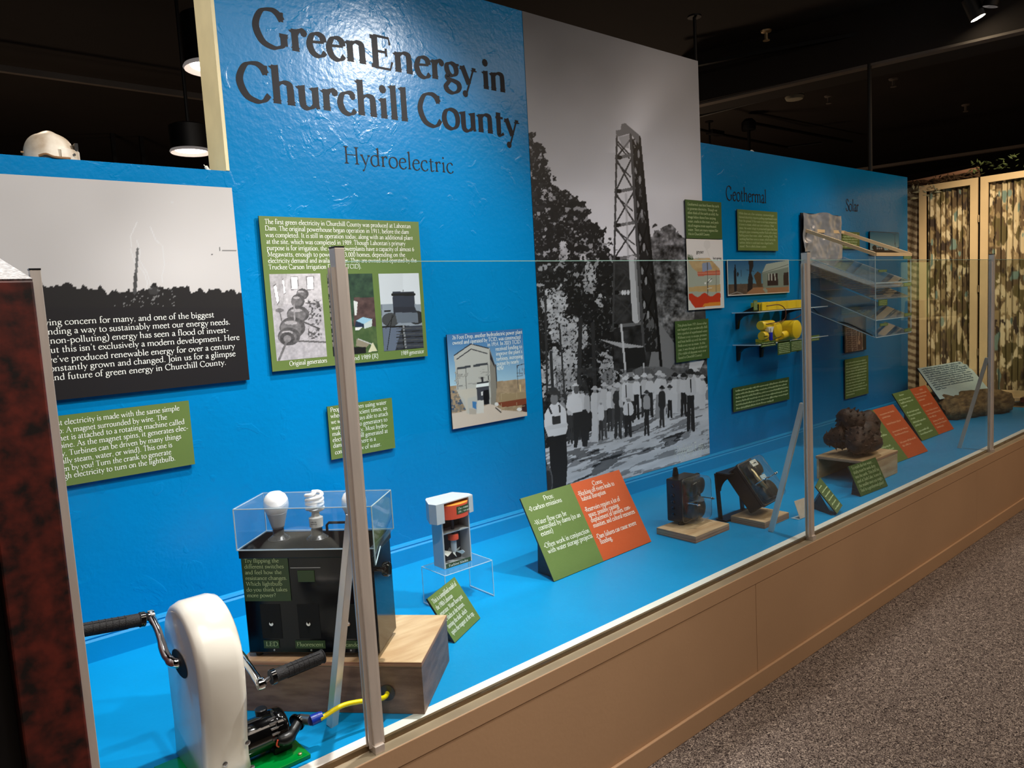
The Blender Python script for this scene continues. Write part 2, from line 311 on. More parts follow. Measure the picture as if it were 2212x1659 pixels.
# ------------------------------------------------------------------ serif lettering drawn from pen strokes (units: 1/100 em)
def _st(x, h=40): return [('l', [(x, h), (x, 1)]), ('i', x, h), ('s', x, 0, 8)]
BOWL_R = ('c', [(10, 32), (17, 39), (27, 40), (38, 34), (43, 20), (38, 5), (27, -1), (17, 0), (10, 5)])
BOWL_L = ('c', [(38, 34), (31, 39), (22, 40), (10, 34), (5, 20), (9, 5), (20, -1), (30, 1), (38, 8)])
ARCH = lambda a, b: [('c', [(a, 31), (a + 7, 37), (a + 16, 40), (b - 2, 37), (b, 27)]), ('l', [(b, 28), (b, 1)]), ('s', b, 0, 8)]
G = {
'a': (41, [('c', [(8, 32), (12, 38), (20, 40), (28, 37), (30, 29)]), ('l', [(30, 30), (30, 8)]), ('c', [(30, 9), (31, 2), (35, 1), (40, 4)]), ('c', [(30, 24), (17, 20), (8, 14), (7, 6), (13, 1), (21, 2), (30, 10)])]),
'b': (50, [('l', [(10, 69), (10, 2)]), ('i', 10, 69), BOWL_R]),
'c': (42, [('c', [(35, 33), (30, 39), (22, 40), (11, 35), (5, 20), (10, 5), (21, -1), (31, 1), (38, 8)]), ('d', 34, 33, 3.4)]),
'd': (50, [BOWL_L, ('l', [(38, 69), (38, 2)]), ('i', 38, 69), ('t', [(38, 2), (46, 4)])]),
'e': (42, [('t', [(6, 23), (36, 26)]), ('c', [(36, 26), (33, 36), (23, 40), (12, 36), (5, 20), (10, 5), (21, -1), (31, 1), (38, 8)])]),
'f': (30, [('l', [(13, 56), (13, 1)]), ('c', [(13, 54), (15, 65), (22, 70), (31, 68)]), ('t', [(4, 38.5), (26, 38.5)]), ('s', 13, 0, 9), ('d', 31, 66, 3.4)]),
'g': (45, [('c', [(20, 40), (10, 36), (8, 27), (12, 18), (21, 14), (31, 18), (34, 27), (30, 36), (20, 40)]), ('t', [(30, 38), (42, 39)]), ('c', [(12, 17), (8, 10), (13, 5), (26, 3), (37, -1), (40, -9), (34, -18), (20, -23), (7, -19), (3, -11), (8, -4), (14, 2)])]),
'h': (51, _st(10, 69) + ARCH(10, 38)),
'i': (25, _st(12, 40) + [('d', 12, 58, 5)]),
'j': (24, [('l', [(13, 40), (13, -8)]), ('c', [(13, -8), (11, -19), (2, -23)]), ('i', 13, 40), ('d', 13, 58, 5)]),
'k': (48, _st(10, 69) + [('t', [(12, 18), (34, 39)]), ('l', [(18, 23), (40, 1)]), ('s', 41, 0, 7), ('s', 34, 39, 7)]),
'l': (25, _st(12, 69)),
'm': (78, _st(10) + ARCH(10, 38) + ARCH(38, 66)),
'n': (52, _st(10) + ARCH(10, 38)),
'o': (49, [('c', [(24, 40), (11, 35), (5, 20), (10, 5), (24, -1), (38, 5), (43, 20), (38, 35), (24, 40)])]),
'p': (50, [('l', [(10, 40), (10, -23)]), ('i', 10, 40), ('s', 10, -23, 9), BOWL_R]),
'q': (50, [BOWL_L, ('l', [(38, 39), (38, -23)]), ('s', 38, -23, 9)]),
'r': (35, _st(10) + [('c', [(10, 28), (15, 35), (22, 40), (30, 38)]), ('d', 29, 36, 4.2)]),
's': (35, [('c', [(27, 33), (23, 38), (17, 40), (9, 37), (7, 31), (11, 25), (20, 20), (28, 14), (28, 6), (23, 1), (15, -1), (8, 2), (6, 9)])]),
't': (32, [('l', [(13, 50), (13, 8)]), ('c', [(13, 9), (14, 1), (20, 0), (28, 4)]), ('t', [(4, 38.5), (27, 38.5)])]),
'u': (51, [('l', [(10, 39), (10, 12)]), ('c', [(10, 13), (12, 3), (20, -1), (30, 2), (38, 9)]), ('l', [(38, 39), (38, 2)]), ('i', 10, 40), ('i', 38, 40), ('t', [(38, 1.5), (46, 3)])]),
'v': (46, [('T', [(7, 39), (23, 0)]), ('t', [(23, 0), (39, 39)]), ('s', 7, 39, 7), ('s', 39, 39, 6)]),
'w': (70, [('T', [(7, 39), (21, 0)]), ('t', [(21, 0), (35, 38)]), ('T', [(34, 39), (49, 0)]), ('t', [(49, 0), (63, 39)]), ('s', 7, 39, 7), ('s', 35, 39, 6), ('s', 63, 39, 6)]),
'x': (45, [('T', [(7, 39), (37, 1)]), ('t', [(7, 1), (36, 39)]), ('s', 7, 39, 6), ('s', 36, 39, 6), ('s', 7, 0, 6), ('s', 38, 0, 7)]),
'y': (44, [('T', [(6, 39), (23, 2)]), ('t', [(39, 39), (22, -2), (15, -18)]), ('s', 6, 39, 7), ('s', 39, 39, 6), ('d', 11, -20, 4.5)]),
'z': (40, [('t', [(5, 38), (35, 38)]), ('T', [(33, 37), (6, 2)]), ('t', [(5, 1.5), (36, 1.5)])]),
'A': (69, [('t', [(8, 1), (34, 66)]), ('T', [(34, 66), (60, 1)]), ('t', [(18, 24), (50, 24)]), ('s', 8, 0, 8), ('s', 60, 0, 9)]),
'B': (60, [('l', [(13, 64), (13, 1)]), ('s', 13, 64, 9), ('s', 13, 0, 9), ('c', [(13, 64), (32, 64), (44, 58), (44, 44), (34, 36), (14, 35)]), ('c', [(14, 35), (40, 34), (53, 25), (51, 9), (38, 1), (13, 1)])]),
'C': (65, [('c', [(57, 50), (50, 61), (37, 66), (18, 60), (6, 34), (16, 8), (36, -1), (50, 2), (60, 13)]), ('t', [(57, 48), (58, 65)])]),
'D': (75, [('l', [(14, 64), (14, 1)]), ('s', 14, 64, 10), ('s', 14, 0, 10), ('c', [(14, 64), (38, 64), (60, 56), (69, 34), (62, 12), (40, 1), (14, 1)])]),
'E': (58, [('l', [(14, 64), (14, 1)]), ('s', 12, 64, 9), ('s', 12, 0, 9), ('t', [(12, 63.5), (48, 63.5), (50, 50)]), ('t', [(14, 34), (40, 34)]), ('t', [(40, 42), (40, 26)]), ('t', [(12, 1.5), (48, 1.5), (54, 17)])]),
'F': (54, [('l', [(14, 64), (14, 1)]), ('s', 12, 64, 9), ('s', 14, 0, 10), ('t', [(12, 63.5), (48, 63.5), (50, 50)]), ('t', [(14, 34), (38, 34)]), ('t', [(38, 42), (38, 26)])]),
'G': (73, [('c', [(59, 50), (51, 61), (38, 66), (18, 60), (6, 34), (16, 8), (37, -1), (52, 2), (60, 7)]), ('t', [(59, 48), (60, 65)]), ('l', [(60, 26), (60, 5)]), ('s', 60, 27, 9)]),
'H': (77, [('l', [(15, 64), (15, 1)]), ('l', [(61, 64), (61, 1)]), ('t', [(15, 34), (61, 34)]), ('s', 15, 64, 10), ('s', 15, 0, 10), ('s', 61, 64, 10), ('s', 61, 0, 10)]),
'I': (34, [('l', [(17, 64), (17, 1)]), ('s', 17, 64, 10), ('s', 17, 0, 10)]),
'J': (30, [('l', [(17, 64), (17, -2)]), ('s', 17, 64, 10), ('c', [(17, -2), (13, -14), (2, -18)])]),
'L': (56, [('l', [(15, 64), (15, 1)]), ('s', 15, 64, 10), ('s', 12, 0, 8), ('t', [(13, 1.5), (48, 1.5), (54, 18)])]),
'M': (84, [('t', [(14, 64), (12, 1)]), ('T', [(15, 64), (41, 4)]), ('t', [(41, 4), (67, 64)]), ('l', [(68, 64), (70, 1)]), ('s', 12, 0, 9), ('s', 70, 0, 10), ('s', 11, 64, 6), ('s', 71, 64, 6)]),
'N': (77, [('t', [(14, 64), (14, 1)]), ('T', [(14, 64), (62, 2)]), ('t', [(62, 64), (62, 2)]), ('s', 14, 0, 9), ('s', 11, 64, 7), ('s', 62, 64, 9)]),
'O': (75, [('c', [(37, 66), (17, 59), (6, 33), (16, 7), (37, -1), (58, 7), (69, 33), (58, 59), (37, 66)])]),
'P': (56, [('l', [(14, 64), (14, 1)]), ('s', 13, 64, 9), ('s', 14, 0, 10), ('c', [(14, 64), (36, 64), (51, 56), (51, 40), (38, 30), (18, 30)])]),
'R': (63, [('l', [(14, 64), (14, 1)]), ('s', 13, 64, 9), ('s', 14, 0, 10), ('c', [(14, 64), (34, 64), (48, 57), (47, 42), (34, 34), (16, 33)]), ('T', [(28, 34), (54, 2)]), ('s', 57, 0, 6)]),
'S': (47, [('c', [(39, 52), (34, 62), (23, 66), (11, 61), (9, 50), (16, 41), (31, 32), (41, 22), (39, 8), (28, 0), (15, 0), (7, 5), (5, 15)])]),
'T': (63, [('l', [(32, 64), (32, 1)]), ('s', 32, 0, 11), ('t', [(5, 51), (7, 63.5), (57, 63.5), (59, 51)])]),
'U': (72, [('l', [(15, 64), (15, 24)]), ('c', [(15, 25), (18, 6), (36, -1), (54, 6), (58, 25)]), ('t', [(58, 24), (58, 64)]), ('s', 15, 64, 10), ('s', 58, 64, 9)]),
'W': (95, [('T', [(8, 64), (28, 0)]), ('t', [(28, 0), (48, 62)]), ('T', [(46, 64), (67, 0)]), ('t', [(67, 0), (88, 64)]), ('s', 8, 64, 9), ('s', 46, 64, 9), ('s', 88, 64, 8)]),
'0': (46, [('c', [(23, 62), (12, 56), (6, 30), (12, 6), (23, -1), (34, 6), (40, 30), (34, 56), (23, 62)])]),
'1': (46, [('l', [(23, 61), (23, 1)]), ('s', 23, 0, 10), ('t', [(10, 54), (23, 60)])]),
'2': (46, [('c', [(8, 50), (14, 60), (24, 62), (35, 56), (35, 42), (24, 22), (8, 2)]), ('l', [(7, 2.5), (38, 2.5)])]),
'3': (46, [('c', [(9, 54), (18, 61), (29, 59), (33, 48), (27, 37), (17, 33)]), ('c', [(17, 33), (33, 31), (37, 17), (29, 3), (17, -1), (7, 3)])]),
'4': (46, [('l', [(30, 60), (30, 1)]), ('t', [(30, 60), (5, 20), (42, 20)])]),
'5': (46, [('t', [(36, 60), (14, 60), (12, 36)]), ('c', [(12, 36), (26, 38), (37, 28), (36, 10), (24, -1), (8, 2)])]),
'6': (46, [('c', [(36, 60), (20, 52), (9, 34), (7, 14), (16, 0), (30, 2), (38, 16), (33, 31), (21, 35), (10, 27)])]),
'8': (46, [('c', [(23, 62), (12, 57), (11, 46), (22, 35), (36, 24), (37, 10), (23, -1), (9, 9), (11, 24), (24, 34), (34, 45), (33, 57), (23, 62)])]),
'9': (46, [('c', [(10, 1), (26, 9), (37, 28), (39, 46), (30, 61), (16, 60), (8, 46), (13, 31), (25, 27), (36, 35)])]),
'.': (23, [('d', 11, 3, 4.5)]), ',': (23, [('d', 11, 3, 4.5), ('t', [(14, 3), (9, -11)])]), "'": (20, [('d', 10, 64, 4.5), ('t', [(13, 64), (8, 50)])]),
'-': (32, [('L', [(4, 22), (27, 22)])]), '(': (31, [('c', [(25, 70), (12, 50), (9, 27), (12, 3), (25, -18)])]), ')': (31, [('c', [(6, 70), (19, 50), (22, 27), (19, 3), (6, -18)])]),
':': (23, [('d', 11, 3, 4.5), ('d', 11, 34, 4.5)]), '!': (25, [('l', [(12, 66), (12, 18)]), ('d', 12, 3, 4.5)]), '?': (38, [('c', [(8, 56), (16, 65), (28, 62), (31, 50), (22, 38), (18, 28), (18, 17)]), ('d', 18, 3, 4.5)]),
'*': (26, [('d', 12, 26, 7)]), '"': (36, [('t', [(11, 66), (9, 50)]), ('t', [(23, 66), (21, 50)])]), '%': (74, [('c', [(18, 62), (8, 54), (8, 40), (18, 33), (28, 40), (28, 54), (18, 62)]), ('c', [(54, 30), (44, 22), (44, 8), (54, 0), (64, 8), (64, 22), (54, 30)]), ('t', [(18, 0), (56, 63)])]),
}
def text_width(s): return sum(24 if c == ' ' else G.get(c, (46,))[0] for c in s)
def glyph_polys(ch, T, t, n):
    out = []
    for it in G[ch][1]:
        k = it[0]
        if k in 'lctTL':
            pts = [(p[0], p[1], 0) for p in it[1]]
            P = catmull(pts, n) if k == 'c' else [Vector(p) for p in pts]
            L = []; Rr = []
            for i, p in enumerate(P):
                p = Vector(p); d = (Vector(P[min(i + 1, len(P) - 1)]) - Vector(P[max(i - 1, 0)]));
                if d.length < 1e-6: d = Vector((0, 1, 0))
                d.normalize(); nn = Vector((-d.y, d.x, 0)); a = math.atan2(d.y, d.x)
                wd = T if k in 'TL' else t if k == 't' else (T if k == 'l' and abs(math.sin(a)) > .9 else t + (T - t) * abs(math.sin(a - math.radians(18))))
                if k == 'L': wd = (T + t) / 2
                L.append(p + nn * wd / 2); Rr.append(p - nn * wd / 2)
            for i in range(len(P) - 1): out.append([L[i], L[i + 1], Rr[i + 1], Rr[i]])
        elif k == 's':
            x, y, hw = it[1:]; s = 1 if y < 20 else -1
            out.append([(x - hw, y, 0), (x + hw, y, 0), (x + hw - 1, y + s * t, 0), (x - hw + 1, y + s * t, 0)])
            out.append([(x - T / 2 - 2.5, y + s * t, 0), (x + T / 2 + 2.5, y + s * t, 0), (x + T / 2, y + s * (t + 3), 0), (x - T / 2, y + s * (t + 3), 0)])
        elif k == 'i':
            x, y = it[1:]; out.append([(x + T / 2, y + 1.5, 0), (x - T / 2 - 6, y - 3.5, 0), (x - T / 2, y - 8, 0), (x + T / 2, y - 8, 0)])
        elif k == 'd':
            x, y, r = it[1:]; r = r * (T / 8); m = 8
            out.append([(x + r * math.cos(2 * PI * j / m), y + r * math.sin(2 * PI * j / m), 0) for j in range(m)])
    return out
_gc = {}
def put_text(mb, s, O, ux, uz, em, width=None, T=8.0, t=3.2, n=2, align='l'):
    """lay the text with its baseline from O along unit vector ux, up = uz; stretched to `width` if given"""
    O = Vector(O); ux = Vector(ux).normalized(); uz = Vector(uz).normalized()
    tw = text_width(s) * em / 100; sx = (width / tw) if width else 1.0
    if align == 'c' and not width: O = O - ux * tw / 2
    x = 0; kk = 0
    nrm = ux.cross(uz).normalized()
    for ch in s:
        if ch == ' ': x += 24; continue
        if ch not in G: x += 46; continue
        key = (ch, T, t, n)
        if key not in _gc: _gc[key] = glyph_polys(*key)
        for poly in _gc[key]:
            kk = (kk + 1) % 30
            mb.add([O + nrm * (kk * 1.2e-5) + ux * ((x + p[0]) * em / 100 * sx) + uz * (p[1] * em / 100) for p in poly], [tuple(range(len(poly)))])
        x += G[ch][0]
def put_scribble(mb, O, ux, uz, width, h, seed):
    """printed words too far off to read: short broken strokes of word length"""
    r = random.Random(seed); O = Vector(O); ux = Vector(ux).normalized(); uz = Vector(uz).normalized(); x = 0
    while x < width - h:
        wl = min(width - x, h * r.uniform(1.2, 4.6)); k = x
        while k < x + wl:
            g = h * 0.42; hh = h * r.choice((0.5, 0.5, 0.5, 0.85)); lo = -h * 0.25 if r.random() < .12 else 0
            mb.add([O + ux * k + uz * lo, O + ux * (k + g * .72) + uz * lo, O + ux * (k + g * .72) + uz * hh, O + ux * k + uz * hh], [(0, 1, 2, 3)]); k += g
            mb.add([O + ux * (k - g * .3) + uz * h * .18, O + ux * k + uz * h * .18, O + ux * k + uz * h * .33, O + ux * (k - g * .3) + uz * h * .33], [(0, 1, 2, 3)])
        x += wl + h * 0.5
X1 = Vector((1, 0, 0)); Z1 = Vector((0, 0, 1))

# ------------------------------------------------------------------ flat photo prints: a fine grid whose vertices carry ink colours
def vnoise(x, y, s, seed=0, octs=4, gain=.55):
    out = np.zeros_like(x); amp = 1; tot = 0
    for o in range(octs):
        r = np.random.default_rng(seed * 31 + o + 1); T = r.random((128, 128))
        xs = x / s * 2 ** o + 17.3 * o; ys = y / s * 2 ** o + 5.1 * o
        xi = np.floor(xs).astype(int); yi = np.floor(ys).astype(int); fx = xs - xi; fy = ys - yi
        fx = fx * fx * (3 - 2 * fx); fy = fy * fy * (3 - 2 * fy)
        a = T[xi % 128, yi % 128]; b = T[(xi + 1) % 128, yi % 128]; c = T[xi % 128, (yi + 1) % 128]; d = T[(xi + 1) % 128, (yi + 1) % 128]
        out += amp * ((a * (1 - fx) + b * fx) * (1 - fy) + (c * (1 - fx) + d * fx) * fy); tot += amp; amp *= gain
    return out / tot
def m_poly(u, v, pts):
    ins = np.zeros(u.shape, bool); n = len(pts)
    for i in range(n):
        x0, y0 = pts[i]; x1, y1 = pts[(i + 1) % n]
        if y0 == y1: continue
        c = ((y0 > v) != (y1 > v)) & (u < (x1 - x0) * (v - y0) / (y1 - y0) + x0); ins ^= c
    return ins
def m_line(u, v, p, q, wd):
    px, py = p; qx, qy = q; dx = qx - px; dy = qy - py; L = dx * dx + dy * dy + 1e-9
    t = np.clip(((u - px) * dx + (v - py) * dy) / L, 0, 1); return (u - px - t * dx) ** 2 + (v - py - t * dy) ** 2 < (wd / 2) ** 2
def m_ell(u, v, cx, cy, rx, ry): return ((u - cx) / rx) ** 2 + ((v - cy) / ry) ** 2 < 1
class Ink:
    def __init__(s, u, v, col): s.u = u; s.v = v; s.c = np.zeros(u.shape + (3,)); s.c[:] = col
    def put(s, mask, col, a=1.0):
        col = np.array(col, float) if hasattr(col, '__len__') else np.array((col, col, col), float)
        if col.ndim > 1: s.c[mask] = s.c[mask] * (1 - a) + col[mask] * a
        else: s.c[mask] = s.c[mask] * (1 - a) + col * a
    def poly(s, pts, col, a=1.0): s.put(m_poly(s.u, s.v, pts), col, a)
    def line(s, p, q, wd, col, a=1.0): s.put(m_line(s.u, s.v, p, q, wd), col, a)
    def ell(s, cx, cy, rx, ry, col, a=1.0): s.put(m_ell(s.u, s.v, cx, cy, rx, ry), col, a)
def ink_grid(name, P, N, paint, parent, matname='ink_attr', label=None):
    """P(s,t)->xyz arrays; paint(u,v,s,t)->Nx3 sRGB 0..255"""
    nx, nz = N; s, t = np.meshgrid(np.linspace(0, 1, nx), np.linspace(0, 1, nz)); s = s.ravel(); t = t.ravel()
    x, y, z = P(s, t); u, v = project(x, y, z); col = np.clip(paint(u, v, s, t), 0, 255) / 255.0
    l = np.where(col <= 0.04045, col / 12.92, ((col + 0.055) / 1.055) ** 2.4)
    me = bpy.data.meshes.new(name); nv = nx * nz; nf = (nx - 1) * (nz - 1)
    me.vertices.add(nv); me.vertices.foreach_set('co', np.stack([x, y, z], 1).astype(np.float32).ravel())
    i, j = np.meshgrid(np.arange(nx - 1), np.arange(nz - 1)); a = (j * nx + i).ravel()
    q = np.stack([a, a + 1, a + nx + 1, a + nx], 1).astype(np.int32).ravel()
    me.loops.add(nf * 4); me.loops.foreach_set('vertex_index', q); me.polygons.add(nf); me.polygons.foreach_set('loop_start', np.arange(0, nf * 4, 4, dtype=np.int32))
    try: me.polygons.foreach_set('loop_total', np.full(nf, 4, dtype=np.int32))
    except Exception: pass
    me.update(calc_edges=True)
    at = me.color_attributes.new('ink', 'FLOAT_COLOR', 'POINT'); at.data.foreach_set('color', np.concatenate([l, np.ones((nv, 1))], 1).astype(np.float32).ravel())
    me.materials.append(M[matname]); o = bpy.data.objects.new(name, me); C.objects.link(o)
    if parent is not None: o.parent = parent; o.matrix_parent_inverse = parent_world(parent).inverted()
    if label: o['label'] = label
    return o
def rectP(x0, x1, z0, z1, y): return lambda s, t: (x0 + (x1 - x0) * s, np.full_like(s, y), z0 + (z1 - z0) * t)

# ================================================================== ROOM
YW, YP, ZD = 2.68, 2.665, 0.50          # display wall face, front of the boards on it, deck height
struct(MB().box(-5, 17, -5, 12, -0.05, 0).build('floor', 'carpet'))
struct(MB().box(-5, 17, -5, 12, 3.9, 4.0).build('ceiling', 'ceil'))
struct(MB().box(-5, 17, 12, 12.1, 0, 3.9).build('wall_rear', 'darkwall'))
struct(MB().box(-5.1, -5, -5, 12, 0, 3.9).build('wall_side_left', 'darkwall'))
struct(MB().box(17, 17.1, -5, 12, 0, 3.9).build('wall_side_right', 'darkwall'))
struct(MB().box(-5, 17, -5.1, -5, 0, 3.9).build('wall_front', 'darkwall'))
struct(MB().box(1.015, 3.833, YW, YW + .13, 0, 2.94).build('wall_back', 'blue'))
struct(MB().box(-1.4, 1.015, YW, YW + .13, 0, 2.10).build('wall_back_left', 'blue'))
struct(MB().box(3.833, 6.785, YW, YW + .13, 0, 2.475).build('wall_back_right', 'blue'))
tr = MB().box(1.003, 1.015, YW + .0005, YW + .165, 2.102, 2.94); struct(tr.build('trim_1', 'cream'))
# blue baseboard with a moulded top, three lengths
prof = [(0, .5), (-.014, .5), (-.014, .567), (-.009, .574), (-.011, .580), (-.006, .589), (0, .592)]
for nm, xa, xb in (('baseboard_back', .2, 2.46), ('baseboard_back_right', 2.46, 6.78)):
    b = MB(); b.prism([(xa, YW + p[0], p[1]) for p in prof], (xb - xa, 0, 0)); struct(b.build(nm, 'blue_deck'))
# ceiling steelwork, seen through the gaps over the walls
def zbeam(name, p, q, z0, z1, th, m):
    a = Vector(PZ(*p, z0)); b = Vector(PZ(*q, z0)); d = (b - a).normalized(); n = Vector((-d.y, d.x, 0)); a -= d * .2; b += d * 3
    return struct(MB().prism([a, b, b + n * th, a + n * th], (0, 0, z1 - z0)).build(name, m))
zbeam('trim_2', (1512, 219), (2212, 62), 3.45, 3.9, .5, 'ceil')
zbeam('trim_3', (1512, 232), (2212, 74), 3.43, 3.45, -.10, 'beam')  # lighter strip: the beam's lit lower edge put into its colour
zbeam('trim_4', (1790, 378), (2212, 317), 3.2, 3.235, .08, 'beam')
zbeam('trim_5', (1512, 140), (2212, 10), 3.7, 3.73, .05, 'conduit')
a = Vector(PZ(0, 145, 3.7)); b = Vector(PZ(447, 213, 3.7))
struct(MB().bar((a.x - 2, a.y, 3.7), (b.x + 1.5, b.y, 3.7), .05, .05).build('trim_6', 'beam'))
for i, u in enumerate((238, 300)):
    p = Vector(PY(u, 280, 9.9)); struct(MB().box(p.x, p.x + .04, 9.9, 9.95, 2.0, 3.9).build('trim_%d' % (7 + i), 'conduit'))

def hanger(u, v, z, L, nm, lab, r=.012):
    p = Vector(PZ(u, v, z)); t = thing(nm, lab, 'ceiling fitting', p)
    MB().lathe([(.05, 0), (.05, .012)], p).build('ceiling_plate', 'conduit', t)
    MB().tube([p, p - Z1 * L], r, 8).build('rod', 'conduit', t); return t
hanger(1500, 38, 3.6, .9, 'hanging_rod', 'black rod hanging from the ceiling just right of the tall photo wall')
hanger(1532, 264, 3.75, .55, 'hanging_rod', 'short black rod dropping from a conduit over the low blue wall, near the photo wall')
t = thing('conduit_run', 'black conduit with a round junction box running over the low blue wall', 'conduit', PZ(1617, 264, 3.78))
j = Vector(PZ(1617, 264, 3.78)); e = Vector(PZ(1840, 306, 3.78))
MB().lathe([(.085, -.1), (.09, -.05), (.09, 0), (.05, .04)], j).build('junction_box', 'conduit', t)
MB().tube([j, e], .02, 8).build('conduit_pipe', 'conduit', t); MB().tube([j, j - Z1 * .8], .02, 8).build('drop_pipe', 'conduit', t)
t = thing('conduit_run', 'thin black conduit bending along the ceiling below the junction box', 'conduit', PZ(1545, 285, 3.6))
MB().tube([PZ(1512, 280, 3.6), PZ(1545, 288, 3.6), PZ(1700, 318, 3.6), PZ(1775, 309, 3.6)], .018, 8, smooth=0).build('conduit_pipe', 'conduit', t)
p = Vector(PZ(1545, 287, 3.6)); MB().obox(p, (.25, .1, .05)).build('fitting_box', 'conduit', t)
p = Vector(PZ(1716, 203, 3.55)); t = thing('smoke_detector', 'round cream smoke detector on the ceiling beside the beam', 'smoke detector', p)
MB().lathe([(.085, .05), (.085, 0)], p, seg=24).build('mount', 'conduit', t)
MB().lathe([(.09, 0), (.092, -.03), (.08, -.055), (.05, -.06)], p, seg=28).build('detector_body', 'detector', t, smooth='auto')
MB().lathe([(.094, -.018), (.094, -.026)], p, seg=28).build('vent_slot', 'conduit', t)
MB().tube([p + Vector((0, 0, .02)), Vector(PZ(1512, 250, 3.57))], .016, 8).build('conduit_pipe', 'conduit', t)
for k, (u, v, z, lab) in enumerate(((1655, 66, 3.7, 'brass sprinkler head high above the photo wall edge'), (1930, 170, 3.6, 'small ceiling sprinkler right of the smoke detector'),
        (2086, 226, 3.6, 'small ceiling sprinkler below the bright track lamp'), (1790, 207, 3.6, 'small dark ceiling boss right of the smoke detector'))):
    p = Vector(PZ(u, v, z)); t = thing('sprinkler', lab, 'sprinkler', p, group='ceiling sprinklers')
    MB().lathe([(.045, 0), (.04, -.012), (.015, -.02)], p, seg=16).build('escutcheon', 'brass' if k == 0 else 'beam', t, smooth='auto')
    MB().lathe([(.014, -.02), (.014, -.07), (.028, -.075), (.028, -.08)], p, seg=12).build('head', 'brass' if k == 0 else 'beam', t, smooth='auto')
a, b = Vector(PZ(1878, 138, 3.45)), Vector(PY(1866, 362, 5.5))
t = thing('drain_pipe', 'thin dark vertical pipe curving behind the low blue wall', 'pipe', a)
MB().tube([a, a - Z1 * .6, a - Z1 * 1.0, a + Vector((-.05, 0, -1.25)), a + Vector((-.18, 0, -1.4))], .018, 8).build('pipe', 'conduit', t)

def track_lamp(u, v, z, lab, hot):
    p = Vector(PZ(u, v, z)); t = thing('track_lamp', lab, 'track light', p)
    MB().box(p.x - .02, p.x + .02, p.y - .02, p.y + .02, p.z + .1, p.z + .32).build('stem', 'detector', t)
    d = Vector((.2, -.35, -1)).normalized() if hot else Vector((0, .3, -1)).normalized()
    MB().lathe([(.03, -.12), (.055, -.1), (.055, .06), (.06, .065)], p + Z1 * .06, d, 20).build('lamp_can', 'conduit', t, smooth='auto')
    MB().lathe([(.05, .0), (.05, .003)], p + Z1 * .06 + d * .062, d, 20).build('lamp_face', 'lamphot' if hot else 'lamprefl', t)
    return t
track_lamp(2105, 40, 3.55, 'glowing warm track lamp at the top right corner of the view', True)
track_lamp(2145, 12, 3.6, 'unlit track lamp beside the glowing one at top right', False)
def can_lamp(u, v, y, r, h, lab):
    p = Vector(PY(u, v, y)); t = thing('pendant_lamp', lab, 'ceiling lamp', p, group='pendant cylinder lamps')
    MB().lathe([(r, 0), (r, h), (r * .85, h + .01)], p, seg=36).build('can', 'conduit', t, smooth='auto')
    ring = MB(); ring.lathe([(r, -.001), (r + .006, -.012), (r, -.02), (r - .03, -.002)], p, seg=36, caps=False); ring.build('rim', 'lamprefl', t, smooth='auto')
    MB().lathe([(r - .028, -.004), (.001, -.004)], p, seg=36, caps=False).build('diffuser', 'lampglow', t)
    MB().tube([p + Z1 * h, Vector((p.x, p.y, 3.9))], .012, 8).build('stem', 'conduit', t)
    l = bpy.data.lights.new('lamp_light', 'POINT'); l.energy = 6; l.color = (1, .9, .8); l.shadow_soft_size = .08
    o = bpy.data.objects.new('lamp_light', l); C.objects.link(o); o.location = p - Z1 * .12; o.parent = t; o.matrix_parent_inverse = parent_world(t).inverted()
can_lamp(412, 324, 5.2, .125, .15, 'black cylinder lamp hanging behind the wall, lower of two beside the cream wall edge')
can_lamp(458, 142, 3.7, .125, .22, 'black cylinder lamp half hidden by the cream wall edge, upper of two')
l = bpy.data.lights.new('wall_glow', 'POINT'); l.energy = 12; l.color = (1, .6, .3); l.shadow_soft_size = .1
o = bpy.data.objects.new('wall_glow', l); C.objects.link(o); o.location = Vector(PY(-25, 225, 11.4))

# ================================================================== DISPLAY CASE
case = thing('display_case', 'long low museum display case with blue deck, tan front and glass screen', 'display case', (3.7, 1.6, 0))
XL, XR = 0.215, 7.17
MB().box(XL, XR, 1.640, YW, ZD - .03, ZD).build('deck', 'blue_deck', case)
MB().box(XL, 9.5, 1.606, 1.640, ZD - .03, ZD + .0005).build('edge_strip', 'white_edge', case, label='white painted strip along the front of the deck')
MB().box(XL, 9.5, 1.560, 1.597, .440, .488).build('ledge', 'ledge', case, bevel=.002, label='grey-beige ledge in front of the glass')
MB().box(XL, 9.5, 1.597, 1.606, .440, .502).build('channel', 'channel', case, label='bronze glazing channel')
MB().box(XL, 9.5, 1.558, 1.60, .433, .4875).build('top_rail', 'fascia', case, bevel=.002)
seam = PY(1633, 1300, 1.56)[0]
xs = [XL, seam - 2.44, seam, seam + 2.44, seam + 4.88, 9.5]; xs = [x for x in xs if x >= XL]
if xs[1] - xs[0] < .05: xs.pop(0)
for i in range(len(xs) - 1):
    MB().box(xs[i] + .0012, xs[i + 1] - .0012, 1.560, 1.578, .0, .432).build('front_panel', 'fascia', case, bevel=.0012)
MB().box(XL, 9.5, 1.578, 1.60, 0, .43).build('panel_backing', 'cream', case)
MB().box(XL, 9.5, 1.548, 1.560, 0, .075).build('kick_board', 'fascia', case, bevel=.003)
